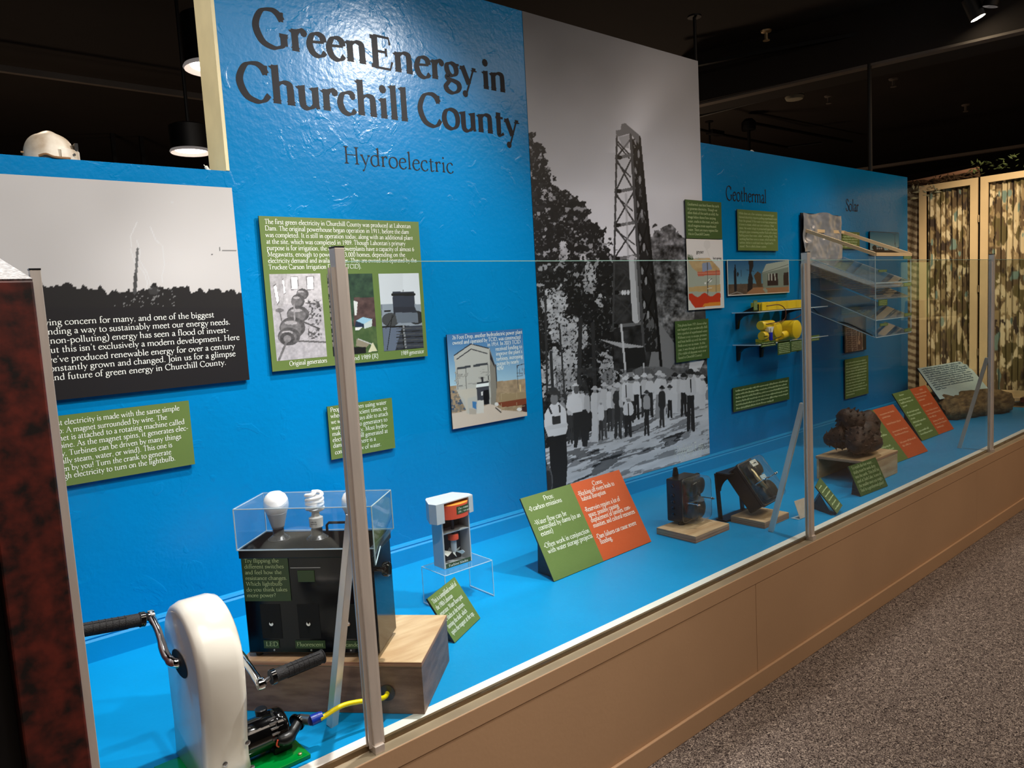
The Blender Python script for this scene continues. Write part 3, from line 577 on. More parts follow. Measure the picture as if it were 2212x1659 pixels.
# posts, braces, panes
px = [PY(738.6, 545, 1.572)[0] * .5 + PY(813, 1600, 1.572)[0] * .5, PY(1747, 560, 1.572)[0], PY(2148.5, 560, 1.572)[0]]
px.append(px[2] + (px[2] - px[1]))
for i, x in enumerate(px):
    p = MB().box(x - .0125, x + .0125, 1.572, 1.600, .488, 1.722).build('post', 'alum', case, bevel=.0012)
    MB().box(x - .0127, x + .0127, 1.5718, 1.6002, 1.722, 1.7255).build('post_cap', 'black', p)
    for s in (-1, 1):
        xa, xb = sorted((x + s * .0125, x + s * .0215))
        MB().box(xa, xb, 1.580, 1.583, .502, 1.678).box(xa, xb, 1.594, 1.597, .502, 1.678).box(*sorted((x + s * .0125, x + s * .0145)), 1.583, 1.594, .502, 1.678).build('glass_channel', 'alum', p)
    MB().box(x - .0135, x + .0135, 1.566, 1.600, .488, .508).build('post_foot', 'alum', p, bevel=.001)
    if i < 3:
        a = Vector((x - .004, 1.607, 1.085)); b = Vector((x - .035, 1.752, ZD + .001))
        m = MB().bar(a, b, .022, .022); m.build('brace', 'alum', case, bevel=.001)
for i in range(3):
    xa, xb = px[i] + .014, px[i + 1] - .014
    g = MB().box(xa, xb, 1.5855, 1.5915, .503, 1.692).build('glass_pane', 'glass', case)
    MB().box(xa, xb, 1.5854, 1.5916, 1.6905, 1.6925).build('pane_edge', 'glass_edge', g)
MB().box(px[3] + .014, 9.4, 1.5855, 1.5915, .503, 1.692).build('glass_pane', 'glass', case)

# left end post of the open bay and the rust-coloured kiosk beside it
t = thing('end_post', 'narrow tan metal post at the left end of the case beside the kiosk', 'post', (.226, 1.57, 0))
MB().box(.2155, .2325, 1.541, 1.557, 0, 1.6745).build('post', 'alum', t, bevel=.0008)
MB().box(.2150, .2330, 1.5405, 1.5575, 1.6745, 1.6775).build('post_cap', 'black', t)
k = thing('kiosk', 'dark rust-laminate kiosk with a slanted speckled silver top at far left', 'kiosk', (.0, 1.5, 0))
MB().box(.1165, .2135, 1.500, 2.0, 0, 1.655).build('side_panel', 'rust', k, bevel=.004)
MB().box(-.62, .1160, 1.56, 2.0, 0, 1.645).build('cabinet_body', 'black', k)
MB().box(-.72, -.62, 1.5, 2.0, 0, 1.655).build('side_panel', 'rust', k, bevel=.004)
za = 1.657
MB().prism([(-.72, 1.50, za), (.213, 1.50, za), (.213, 1.96, za + .082), (-.72, 1.96, za + .082)], (0, .012, -.012)).build('sloping_top', 'granite', k)
MB().prism([(.2125, 1.52, 1.655), (.2125, 1.95, 1.655), (.2125, 1.95, 1.722)], (-.02, 0, 0)).build('gusset', 'black', k)

# ================================================================== WALL LETTERING
def letters(name, label, words, em_t, T, t, n=6, y=YW - .0005, thick=.0012):
    th = thing(name, label, 'lettering', PY(words[0][1][0], words[0][1][1], y))
    for s, p, q in words:
        a = PY(*p, y); b = PY(*q, y); wd = b[0] - a[0]; tw = text_width(s) * em_t / 100; sx = wd / tw; x = 0; z = (a[2] + b[2]) / 2
        for ch in s:
            mb = MB(); put_text(mb, ch, (a[0] + x * em_t / 100 * sx, y, z), X1, Z1, em_t, text_width(ch) * em_t / 100 * sx, T, t, n)
            mb.build('letter', 'ink', th); x += G[ch][0]
    return th
capz = (PY(553, 138, YW)[2] - PY(562, 218, YW)[2]) / .67
letters('title_lettering', 'large black serif title lettering across the top of the blue wall',
    [('Green', (549, 94), (797, 140)), ('Energy', (800, 144), (1029, 187)), ('in', (1042, 190), (1096, 202)), ('Churchill', (514, 211), (886, 264)), ('County', (905, 267), (1121, 297))], capz * 1.03, 14, 5)
hz = (PY(748, 316, YW)[2] - PY(748, 354, YW)[2]) / .65
letters('heading_lettering', 'black heading Hydroelectric under the main title', [('Hydroelectric', (742, 353), (981, 374))], hz, 7.0, 3.0)
gz = (PY(1580, 404, YW)[2] - PY(1580, 434, YW)[2]) / .66
letters('heading_lettering', 'black heading Geothermal on the low blue wall', [('Geothermal', (1568, 433), (1656, 438))], gz, 9.5, 4, 4)
letters('heading_lettering', 'black heading Solar near the right end of the low blue wall', [('Solar', (1827, 454), (1855, 458))], gz, 9.5, 4, 4)

# ================================================================== BOARDS ON THE WALL
def board(name, label, cat, px4, m, edge='board_edge', th=.006, y=YP, group=None):
    """px4 = photo corners TL, TR, BR, BL of a board hanging flat on the wall"""
    c = [PY(*p, y) for p in px4]; x0 = (c[0][0] + c[3][0]) / 2; x1 = (c[1][0] + c[2][0]) / 2; z1 = (c[0][2] + c[1][2]) / 2; z0 = (c[2][2] + c[3][2]) / 2
    t = thing(name, label, cat, ((x0 + x1) / 2, y, z0), group)
    MB().box(x0, x1, y + .0008, y + th, z0, z1).build('backing', edge, t)
    MB().box(x0, x1, y, y + .0008, z0, z1).build('face', m, t)
    for xx in (x0 + .04, x1 - .04):
        MB().box(xx - .012, xx + .012, y + th, YW - .0005, (z0 + z1) / 2 - .012, (z0 + z1) / 2 + .012).build('spacer', edge, t)
    return t, (x0, x1, z0, z1)
def lines_px(parent, rows, em, m='inkwhite', y=YP, T=8.5, t=3.6, n=2):
    mb = MB()
    for s, p, q in rows:
        a = PY(*p, y); b = PY(*q, y); put_text(mb, s, (a[0], y - .0006, (a[2] + b[2]) / 2), X1, Z1, em, b[0] - a[0], T, t, n)
    return mb.build('lettering', m, parent)
def zoomed(rows, ox, oy, s): return [(t, (ox + a / s, oy + b / s), (ox + c / s, oy + d / s)) for t, a, b, c, d in rows]
def block(parent, rect, rows, m='inkpale', lm=.04, tm=.06, bm=.06, y=YP, maxw=.92, seed=0, scribble=False, T=9, t=4):
    x0, x1, z0, z1 = rect; n = len(rows); sp = (z1 - z0) * (1 - tm - bm) / n; W_ = x1 - x0; em = sp * .92; mb = MB()
    wmax = max(text_width(r) for r in rows) if not scribble else 1
    for i, r in enumerate(rows):
        z = z1 - (z1 - z0) * tm - sp * (i + .78)
        if scribble: put_scribble(mb, (x0 + lm * W_, y - .0006, z), X1, Z1, W_ * r, sp * .62, seed * 50 + i)
        else: put_text(mb, r, (x0 + lm * W_, y - .0006, z), X1, Z1, em, W_ * maxw * text_width(r) / wmax, T, t, 2)
    return mb.build('lettering', m, parent)

# lightning photo with the introduction
t, r = board('photo_sign', 'large black and white lightning photo panel with white introduction text', 'photo panel', [(-60, 368), (503, 409), (537, 819), (-40, 884)], 'print_black')
def p_lightning(u, v, s, tt):
    I = Ink(u, v, (190, 187, 185)); g = vnoise(u, v, 300, 3, 3); I.c += ((g - .5) * 26)[:, None]; I.c += (18 * np.exp(-((u - 340) / 160) ** 2 - ((v - 560) / 120) ** 2))[:, None]
    I.ell(372, 437, 3, 3, 200); I.ell(458, 550, 1.8, 1.8, 30)
    for path in ([(325, 490), (336, 518), (350, 530), (356, 570), (349, 600), (351, 610)], [(296, 480), (282, 510), (284, 545), (292, 570)], [(298, 572), (312, 590), (318, 610), (316, 640)], [(296, 520), (303, 545), (300, 560), (318, 590), (325, 612)]):
        for p, q in zip(path, path[1:]): I.line(p, q, 2.0, 214)
    I.line((297, 538), (291, 640), 5.5, 96); I.line((293, 592), (291, 640), 8, 70)
    I.line((475, 533), (475, 541), 1.6, 60); I.line((480, 541), (511, 542), 1.4, 90)
    hz_ = 613 + 10 * np.clip((u - 80) / 120, 0, 1) + 6 * np.clip((u - 200) / 40, 0, 1) - 12 * np.exp(-((u - 335) / 26) ** 2) - 8 * np.exp(-((u - 390) / 18) ** 2) + 3 * np.sin(u / 5.0) - vnoise(u, v * 0, 9, 5, 3) * 18 + 8
    I.put(v > hz_, (30, 28, 28)); sp = (vnoise(u, v, 4, 9, 3) > .72) & (v > hz_) & (v < hz_ + 45) & (u > 240) & (u < 380); I.put(sp, 120)
    I.ell(332, 628, 12, 9, 80, .5); I.c[v > 664] = (27, 25, 27); return I.c
zt = r[3]; ink_grid('photo_print', rectP(r[0], r[1], r[2], r[3], YP - .0004), (260, 200), p_lightning, t)
lines_px(t, zoomed([('wing concern for many, and one of the biggest', 297, 1133, 1537, 1085), ('finding a way to sustainably meet our energy needs.', 300, 1200, 1652, 1135), ('(non-polluting) energy has seen a flood of invest-', 335, 1262, 1640, 1195),
    ("But this isn't exclusively a modern development. Here", 316, 1332, 1718, 1245), ("we've produced renewable energy for over a century", 325, 1398, 1685, 1310), ('constantly grown and changed. Join us for a glimpse', 322, 1468, 1690, 1360), ('and future of green energy in Churchill County.', 357, 1528, 1623, 1425)], 0, 360, 3.318), .0295)
def panel_green(label, px4, m='olive', group=None): return board('text_sign', label, 'text panel', px4, m, group=group)
t, r = panel_green('olive green text panel below the lightning photo, about turning the crank', [(60, 905), (410, 866), (419, 1003), (62, 1064)])
lines_px(t, zoomed([('ost electricity is made with the same simple', 452, 308, 1533, 190), ('up: A magnet surrounded by wire. The', 462, 383, 1427, 262), ('gnet is attached to a rotating machine called', 470, 443, 1577, 303), ('rbine. As the magnet spins, it generates elec-', 478, 511, 1608, 352),
    ('ity. Turbines can be driven by many things', 486, 577, 1548, 425), ('ually steam, water, or wind). This one is', 492, 643, 1471, 497), ('ven by you! Turn the crank to generate', 500, 706, 1463, 560), ('ugh electricity to turn on the lightbulb.', 512, 772, 1499, 610)], 0, 840, 3.95), .0262)
t, r = panel_green('largest olive text panel, with three photos of generators and the dam', [(558, 463), (905, 482), (923, 769), (589, 803)])
FR = (540, 440, 4.148)
lines_px(t, zoomed([('The first green electricity in Churchill County was produced at Lahontan', 128, 172, 1441, 226), ('Dam. The original powerhouse began operation in 1911, before the dam', 133, 233, 1425, 276), ('was completed. It is still in operation today, along with an additional plant', 138, 291, 1460, 330),
    ("at the site, which was completed in 1989. Though Lahontan's primary", 146, 350, 1393, 381), ("purpose is for irrigation, the dam's powerplants have a capacity of almost 6", 150, 409, 1471, 431), ('Megawatts, enough to power over 3,000 homes, depending on the', 157, 467, 1391, 480),
    ('electricity demand and available water. They are owned and operated by the', 162, 524, 1492, 530), ('Truckee Carson Irrigation District (TCID).', 165, 583, 999, 585), ('Original generators', 353, 1450, 691, 1424), ('and 1989 (R)', 915, 1402, 1151, 1382), ('1989 generator', 1352, 1355, 1560, 1340)], *FR), .0262)
def photo_quad(parent, px4, paint, N, y=YP, label=None, nm='photo_print'):
    c = [PY(*p, y) for p in px4]; x0 = (c[0][0] + c[3][0]) / 2; x1 = (c[1][0] + c[2][0]) / 2; z1 = (c[0][2] + c[1][2]) / 2; z0 = (c[2][2] + c[3][2]) / 2
    return ink_grid(nm, rectP(x0, x1, z0, z1, y - .0004), N, paint, parent, label=label)
def fz(o): # zoom-frame painter: coordinates given in a magnified crop
    ox, oy, s = o
    def w(fn):
        def g(u, v, a, b):
            I = Ink((u - ox) * s, (v - oy) * s, (128, 128, 128)); fn(I, (u - ox) * s, (v - oy) * s); return I.c
        return g
    return w
q = lambda *p: [(FR[0] + a / FR[2], FR[1] + b / FR[2]) for a, b in p]
@fz(FR)
def p_gen(I, u, v):
    I.c[:] = 196; I.put(v > 900, (176, 176, 178)); I.poly([(172, 628), (330, 628), (300, 900), (215, 1010), (172, 900)], 176)
    for P in ([(360, 652), (430, 650), (436, 770), (368, 775)], [(500, 650), (572, 648), (576, 772), (510, 776)], [(205, 735), (235, 715), (268, 880), (243, 912)], [(285, 680), (300, 668), (325, 800), (305, 815)]):
        I.poly(P, 120); cx = sum(p[0] for p in P) / 4; cy = sum(p[1] for p in P) / 4; I.poly([((p[0] - cx) * .82 + cx, (p[1] - cy) * .88 + cy) for p in P], 240)
    for cx, cy, rx, ry in ((470, 810, 55, 50), (430, 870, 60, 60), (430, 990, 100, 75), (380, 1110, 115, 95), (350, 1190, 100, 80)):
        I.ell(cx, cy, rx, ry, 84); I.ell(cx - 12, cy + 8, rx * .82, ry * .8, 112); I.ell(cx - 14, cy - ry * .45, rx * .5, ry * .18, 170)
    I.ell(335, 1210, 66, 60, 74); I.ell(335, 1210, 34, 32, 130); I.line((330, 1230), (260, 1400), 20, 110); I.line((395, 1230), (675, 1240), 16, 96); I.line((460, 1050), (620, 1120), 16, 80)
    I.line((395, 900), (400, 1050), 12, 150); I.line((500, 890), (620, 900), 14, 100); I.ell(265, 955, 38, 18, 110); I.line((265, 960), (285, 1050), 12, 110)
    m = (vnoise(u, v, 18, 4, 3) > .55) & (u > 520) & (u < 640) & (v > 860) & (v < 1210); I.put(m, 80)
    I.c += ((vnoise(u, v, 22, 8, 3) - .5) * 50)[:, None]; I.c = np.clip(I.c * .98, 20, 246); I.c *= np.array([1, .985, 1.0])
photo_quad(t, q((172, 628), (632, 628), (688, 1370), (240, 1410)), p_gen, (110, 150), label='grey photo of the original generators')
@fz(FR)
def p_dam(I, u, v):
    n = vnoise(u, v, 40, 2, 4); I.c[:] = np.stack([26 + 40 * n, 44 + 50 * n, 38 + 30 * n], 1); I.put((v > 840) & (u > 930), np.stack([54 + 60 * n, 38 + 50 * n, 40 + 44 * n], 1))
    I.put((v > 1100) & (u > 800), np.stack([46 + 50 * n, 72 + 40 * n, 40 + 30 * n], 1)); I.poly([(688, 632), (740, 632), (780, 1280), (720, 1280)], (120, 116, 104)); I.put((vnoise(u, v, 16, 7, 3) > .52) & (u < 790) & (v < 1280), (36, 40, 30))
    I.poly([(930, 870), (965, 880), (955, 1000), (940, 1000)], 214); I.poly([(950, 1050), (1010, 1015), (1095, 1035), (1020, 1078)], (150, 190, 214)); I.poly([(950, 1050), (1020, 1078), (1022, 1110), (940, 1105)], (30, 44, 66))
    I.poly([(1020, 1078), (1095, 1035), (1092, 1100), (1022, 1122)], (190, 200, 200)); I.poly([(940, 1110), (1010, 1105), (975, 1135), (945, 1135)], 220); I.poly([(955, 1210), (1080, 1250), (1040, 1290), (950, 1275)], (140, 130, 112)); I.line((970, 1212), (1090, 1258), 8, 190)
    I.poly([(1100, 1240), (1140, 1320), (1060, 1330)], (206, 200, 170)); I.poly([(740, 1280), (1040, 1285), (1040, 1340), (745, 1365)], (20, 20, 22))
photo_quad(t, q((688, 632), (1100, 625), (1142, 1335), (745, 1365)), p_dam, (90, 140), label='colour aerial photo of the dam')
@fz(FR)
def p_gen2(I, u, v):
    I.c[:] = 206; I.put(u > 1370, 214); I.put(v > 900, (140, 146, 152)); I.poly([(1180, 1100), (1560, 1090), (1560, 1330), (1190, 1330)], (54, 58, 66))
    I.ell(1260, 1040, 78, 62, 66); I.ell(1490, 1020, 70, 62, 40); I.poly([(1275, 788), (1470, 788), (1478, 950), (1285, 955)], (48, 52, 62)); I.line((1278, 815), (1470, 812), 26, 26); I.poly([(1285, 925), (1478, 925), (1500, 985), (1285, 990)], (40, 42, 50))
    I.poly([(1300, 975), (1500, 975), (1510, 1065), (1320, 1070)], (100, 106, 114)); I.line((1185, 1105), (1390, 1098), 14, 24); I.line((1375, 1095), (1400, 1320), 16, 130); I.line((1360, 1100), (1385, 1320), 10, 20)
    I.poly([(1190, 1110), (1360, 1110), (1300, 1320), (1200, 1320)], (96, 104, 118)); I.line((1275, 1000), (1230, 1310), 7, 26); I.line((1215, 1120), (1290, 1000), 6, 26)
    for k in range(8): I.line((1315, 1120 + k * 26), (1560, 1112 + k * 26), 8, 24 if k % 2 else 78)
    I.line((1180, 905), (1180, 1000), 4, 60); I.poly([(1200, 955), (1262, 952), (1262, 968), (1202, 970)], 20); I.line((1372, 775), (1372, 790), 7, 60); I.c *= np.array([.97, .99, 1.03])
photo_quad(t, q((1150, 625), (1513, 625), (1555, 1295), (1200, 1320)), p_gen2, (90, 140), label='photo of the dark 1989 generator')

t, r = panel_green('small olive text panel half hidden behind the first aluminium post', [(707, 880), (846, 858), (854, 966), (716, 995)])
lines_px(t, zoomed([('People have been using water', 228, 490, 1412, 322), ('wheels since ancient times, so', 235, 618, 1424, 440), ('we were not always able to attach', 245, 742, 1450, 560), ('water wheels to generators to', 257, 868, 1432, 682), ('make electricity. Most hydro-', 270, 990, 1448, 805),
    ('electricity is still generated at', 280, 1118, 1442, 925), ('dams, where there is a', 292, 1240, 1186, 1090), ('consistent flow of water.', 328, 1365, 1305, 1215)], 690, 840, 9.758), .0262)
t, r = board('photo_sign', 'colour photo panel of a concrete powerhouse under blue sky with white text', 'photo panel', [(964, 723), (1127, 710), (1140, 898), (979, 927)], 'print_black')
DR = (950, 690, 6.638)
@fz(DR)
def p_drop(I, u, v):
    k = np.clip((v - 150) / 800, 0, 1); I.c[:] = np.stack([52 + 110 * k, 104 + 92 * k, 160 + 56 * k], 1)
    n = vnoise(u, v, 60, 5, 4); I.put(v > 890 - (u - 820) * .1, np.stack([120 + 70 * n, 104 + 60 * n, 84 + 50 * n], 1)); I.poly([(860, 1060), (1240, 1040), (1250, 1170), (840, 1200)], (150, 130, 100)); I.poly([(820, 1195), (1250, 1130), (1260, 1220), (900, 1260)], (120, 60, 40)); I.poly([(1180, 1230), (1262, 1200), (1262, 1360), (1170, 1300)], (62, 34, 36))
    I.poly([(150, 1350), (560, 1280), (730, 1200), (900, 1300), (1262, 1330), (1262, 1380), (200, 1600)], (196, 182, 170)); I.put((v > 1020) & (u < 400) & (vnoise(u, v, 30, 6, 3) > .5) & (v < 1330), (120, 112, 104)); I.put((u < 400) & (v > 1020) & (v < 1300) & (vnoise(u, v, 40, 16, 3) > .6), (60, 80, 104))
    I.poly([(205, 520), (445, 350), (712, 410), (735, 1210), (560, 1240), (560, 1330), (400, 1350), (240, 1010)], (176, 176, 172)); I.poly([(712, 410), (790, 640), (815, 980), (800, 1230), (735, 1220)], (128, 124, 116)); I.poly([(722, 470), (790, 650), (786, 690), (722, 560)], (30, 32, 44))
    for a, b in (((205, 517), (445, 352)), ((445, 352), (700, 414)), ((245, 570), (450, 425)), ((450, 425), (680, 490))): I.line(a, b, 14, (28, 30, 42))
    I.poly([(250, 690), (440, 655), (440, 690), (254, 720)], (60, 64, 70)); I.poly([(480, 650), (686, 616), (686, 650), (484, 684)], (60, 64, 70)); I.line((690, 640), (702, 950), 10, 70); I.line((372, 700), (385, 1130), 8, 70); I.line((252, 700), (262, 1010), 8, 90)
    for a, b in (((255, 795), (375, 785)), ((250, 955), (370, 945)), ((230, 760), (240, 1010))): I.line(a, b, 6, 84)
    I.put((u > 210) & (u < 730) & (v > 700) & (v < 1010) & (vnoise(u * .4, v, 40, 9, 3) > .62), (152, 152, 148)); I.poly([(250, 1010), (520, 985), (530, 1100), (400, 1130), (400, 1350), (380, 1350), (360, 1150), (260, 1060)], (186, 180, 170))
    I.poly([(530, 905), (700, 880), (702, 905), (535, 925)], (40, 44, 50)); I.poly([(590, 830), (625, 825), (628, 890), (595, 895)], (50, 50, 54)); I.poly([(525, 930), (705, 905), (707, 950), (520, 975)], (222, 228, 230)); I.poly([(525, 980), (705, 955), (715, 1215), (640, 1225), (540, 1160)], (62, 64, 72)); I.poly([(625, 1020), (702, 1010), (706, 1210), (634, 1222)], (14, 14, 18))
    I.poly([(540, 1160), (630, 1160), (634, 1340), (530, 1350)], (198, 196, 192)); I.poly([(468, 1175), (525, 1180), (525, 1290), (470, 1262)], (60, 116, 170)); I.poly([(420, 1270), (520, 1290), (520, 1360), (425, 1360)], (168, 160, 150)); I.poly([(590, 1040), (618, 1038), (618, 1090), (592, 1092)], 220)
    I.line((800, 650), (818, 980), 12, (40, 36, 44)); I.line((1108, 660), (1125, 990), 9, (44, 40, 44)); I.line((1105, 665), (1225, 632), 10, (44, 40, 44)); I.line((1105, 770), (1232, 770), 5, (70, 60, 60)); I.line((1110, 815), (1232, 795), 6, (70, 60, 60))
    for x in (1145, 1180, 1212): I.line((x, 700), (x + 3, 790), 6, (60, 50, 54))
    for a, b in (((880, 1060), (885, 1320)), ((1100, 1050), (1105, 1230)), ((885, 1065), (1100, 1055)), ((885, 1260), (1240, 1240))): I.line(a, b, 5, (170, 150, 120))
    I.ell(815, 1215, 28, 28, 206); I.ell(1140, 1290, 36, 24, 214); I.line((800, 1265), (880, 1335), 14, (40, 34, 32)); I.line((1150, 940), (1160, 1030), 14, (214, 190, 130))
ink_grid('photo_print', rectP(r[0], r[1], r[2], r[3], YP - .0004), (150, 170), p_drop, t)
lines_px(t, zoomed([('26 Foot Drop, another hydroelectric power plant', 178, 290, 1182, 198), ('owned and operated by TCID, was constructed', 183, 360, 1158, 275), ('in 1954. In 2023 TCID', 682, 390, 1155, 338), ('received funding to', 800, 446, 1178, 412), ("improve the plant's", 805, 522, 1180, 475),
    ('turbines, increasing', 810, 590, 1188, 550), ('output by nearly', 813, 660, 1135, 625), ('40%!', 815, 730, 917, 715)], *DR), .0262, y=YP - .0004)

# panels of the geothermal and solar sections
t, r = panel_green('green text panel overlapping the right edge of the tall photo mural, upper', [(1480, 432), (1558, 436), (1560, 517), (1483, 514)], 'green2')
block(t, r, ['Geothermal uses heat from the earth', 'to generate electricity. Though we', 'often think of the earth as solid, the', 'image below shows how seeping', 'water, cracks in the crust, and pock-', 'ets of magma create superheated', 'water. There are many regions like', 'this in Churchill County.'], maxw=.88, lm=.05)
t, r = board('photo_sign', 'white cutaway diagram of hot rock layers below a green text panel', 'diagram panel', [(1483, 516), (1560, 518), (1565, 664), (1487, 671)], 'white_edge', y=YP)
GD = (1470, 420, 6.38)
@fz(GD)
def p_geo(I, u, v):
    n = vnoise(u, v, 50, 5, 4); I.c[:] = 226; I.poly([(95, 900), (200, 880), (250, 870), (360, 880), (400, 875), (535, 1020), (550, 1530), (200, 1562), (110, 1440)], np.array((176, 182, 170)))
    I.put(m_poly(u, v, [(100, 900), (400, 875), (535, 1020), (540, 1060), (230, 1070), (160, 1010)]), np.stack([186 + 30 * n, 150 + 40 * n, 106 + 40 * n], 1)); I.poly([(230, 1065), (545, 1045), (545, 1110), (240, 1125)], (204, 106, 84)); I.line((235, 1090), (545, 1080), 10, (226, 160, 130))
    I.poly([(300, 950), (400, 930), (440, 1030), (300, 1070)], (150, 160, 190)); I.put(m_poly(u, v, [(110, 1280), (550, 1240), (550, 1340), (120, 1340)]), np.stack([190 + 20 * n, 160 + 20 * n, 110 + 20 * n], 1))
    wv = 1390 + 26 * np.sin(u / 30.0) - (u - 120) * .03; I.put(m_poly(u, v, [(110, 1330), (552, 1330), (552, 1530), (200, 1562), (110, 1440)]) & (v > wv), (206, 62, 34)); I.put(m_poly(u, v, [(330, 1500), (552, 1480), (552, 1530), (300, 1550)]), (226, 140, 50))
    I.line((370, 940), (375, 1400), 9, (90, 84, 80)); I.line((490, 1040), (492, 1350), 6, (110, 104, 100)); I.ell(405, 1185, 24, 22, 240); I.ell(342, 1222, 14, 14, 240); I.line((375, 1215), (430, 1160), 8, (60, 60, 60)); I.line((370, 1300), (430, 1285), 8, 230)
    for x in (105, 125, 145, 165): I.poly([(x - 14, 905), (x + 14, 905), (x, 800 + (x - 105) * .5)], (56, 84, 44))
    I.ell(366, 690, 46, 66, 208, .5); I.line((360, 750), (400, 860), 10, 205, .6)
ink_grid('photo_print', rectP(r[0] + .006, r[1] - .006, r[2] + .006, r[3] - .004, YP - .0004), (80, 110), p_geo, t)
mb = MB(); a = PY(1504, 547, YP); put_text(mb, 'geyser', (a[0], YP - .001, a[2]), X1, Z1, .03, None, 10, 6, 2); a = PY(1540, 560, YP); put_text(mb, 'hot spring', (a[0], YP - .001, a[2]), X1, Z1, .022, None, 10, 6, 2); mb.build('lettering', 'ink', t)
t, r = panel_green('olive text panel directly under the Geothermal heading', [(1592, 452), (1679, 458), (1681, 541), (1595, 542)])
block(t, r, ['While there are a few variations, commercial geo-', 'thermal electricity requires pulling superheated water', 'from the ground. If the water is not kept pressurized,', 'it turns to steam, which can turn turbines. Other', 'times, the water is kept in pressurized pipes that flow', 'alongside pipes containing another fluid with a lower', 'boiling point than water, called "working fluid." This',
    'working fluid then turns to steam, which turns the', 'turbine, before it cools back into a liquid and is', 'reused. This is called a binary system.'], maxw=.95, lm=.035, tm=.05)
t, r = board('photo_sign', 'wide colour photo of geothermal well pipes against blue sky', 'photo panel', [(1570, 561), (1704, 561), (1705, 632), (1573, 639)], 'white_edge')
@fz(GD)
def p_wells(I, u, v):
    k = np.clip((v - 900) / 350, 0, 1); I.c[:] = np.stack([40 + 60 * k, 92 + 60 * k, 140 + 40 * k], 1); n = vnoise(u, v, 40, 3, 4)
    I.put(v > 1240 - (u - 650) * .03, np.stack([76 + 40 * n, 62 + 34 * n, 52 + 30 * n], 1)); I.poly([(960, 1290), (1490, 1255), (1490, 1380), (900, 1395)], (160, 118, 88)); I.poly([(1120, 1080), (1490, 990), (1490, 1270), (1140, 1290)], (128, 140, 132)); I.poly([(1180, 960), (1490, 905), (1490, 1000), (1120, 1090)], (170, 180, 172))
    for x0 in (750,): I.poly([(735, 1060), (752, 940), (770, 1060), (775, 1330), (740, 1340)], (26, 26, 34)); I.ell(790, 1100, 12, 34, (26, 26, 34))
    I.line((832, 1040), (835, 1230), 6, (40, 44, 60)); I.poly([(935, 905), (1000, 905), (1002, 1000), (975, 1080), (1000, 1160), (990, 1300), (920, 1350), (930, 1180), (950, 1060)], (40, 34, 36)); I.poly([(1010, 1120), (1060, 1060), (1110, 1090), (1115, 1280), (1060, 1270)], (86, 66, 46))
    I.poly([(1200, 1100), (1340, 1085), (1345, 1250), (1200, 1260)], (56, 40, 38)); I.poly([(1420, 1080), (1490, 1070), (1490, 1250), (1420, 1255)], (60, 46, 40))
    for x in (1215, 1255, 1300): I.line((x, 1095), (x + 4, 1180), 18, (176, 180, 176))
    I.line((1120, 1085), (1490, 965), 6, 40); I.line((910, 1040), (1010, 1060), 7, 30); I.line((660, 1385), (780, 1345), 6, 180); I.line((780, 1345), (860, 1370), 6, 180); I.poly([(1190, 1380), (1130, 1300), (1170, 1290), (1200, 1320)], (150, 160, 150))
ink_grid('photo_print', rectP(r[0] + .005, r[1] - .005, r[2] + .005, r[3] - .005, YP - .0004), (130, 80), p_wells, t)
t, r = panel_green('green text panel on the lower right edge of the mural, about the 1921 photo', [(1458, 693), (1530, 689), (1533, 774), (1461, 783)], 'green2')
block(t, r, ['This photo from 1921 shows what', 'can happen if you accidentally drill', 'into a pocket of superheated water.', 'Without a way to escape, pressure', 'and heat builds up until the water', 'finds a way out as steam. In this', 'case, it was through an oil derrick!', '(No viable oil deposits were ever', 'found in Churchill County)'], maxw=.90, lm=.06)
t, r = panel_green('wide green text panel low on the wall behind the second post', [(1583, 838), (1704, 815), (1706, 862), (1585, 891)], 'green2')
block(t, r, [.92, .90, .93, .92, .93, .68], scribble=True, seed=3)
t, r = panel_green('small olive text panel below the Solar heading', [(1817, 500), (1857, 502), (1857, 538), (1818, 537)]); block(t, r, [.8, .86, .84, .82, .8, .84], scribble=True, seed=4)
t, r = panel_green('lower olive text panel under the solar box, left of the brick photo panel top', [(1817, 664), (1857, 661), (1857, 677), (1818, 680)]); block(t, r, [.8, .86, .84], scribble=True, seed=14)
t, r = panel_green('tall olive text panel low on the right end of the blue wall', [(1824, 776), (1875, 769), (1877, 850), (1827, 862)])
block(t, r, [.86, .88, .86, .88, .86, .84, .85, .86, .8, .88, .84, .35], scribble=True, seed=5)
t, r = board('photo_sign', 'landscape photo of solar dish equipment at dusk near the wall end', 'photo panel', [(1878, 498), (1942, 504), (1942, 552), (1880, 550)], 'print_black')
@fz((1700, 440, 5.53))
def p_dusk(I, u, v):
    k = np.clip((v - 330) / 230, 0, 1); I.c[:] = np.stack([20 + 150 * k, 100 + 96 * k, 140 + 60 * k], 1); I.put(v > 555, (40, 30, 30)); I.ell(1045, 525, 26, 30, 24); I.poly([(1060, 520), (1150, 520), (1170, 560), (1050, 560)], (36, 36, 44))
    for x in (1080, 1105, 1130): I.ell(x, 535, 9, 9, 190)
    I.line((1290, 370), (1292, 520), 5, (40, 60, 80)); I.line((1265, 370), (1320, 370), 4, (40, 60, 80)); I.put((v > 515) & (vnoise(u, v, 20, 3, 3) > .5) & (u > 1190), (44, 34, 34))
ink_grid('photo_print', rectP(r[0] + .004, r[1] - .004, r[2] + .004, r[3] - .004, YP - .0004), (70, 50), p_dusk, t)
t, r = board('photo_sign', 'brown photo panel of a lined rack, below the solar box', 'photo panel', [(1824, 686), (1870, 683), (1872, 756), (1825, 762)], 'print_black')
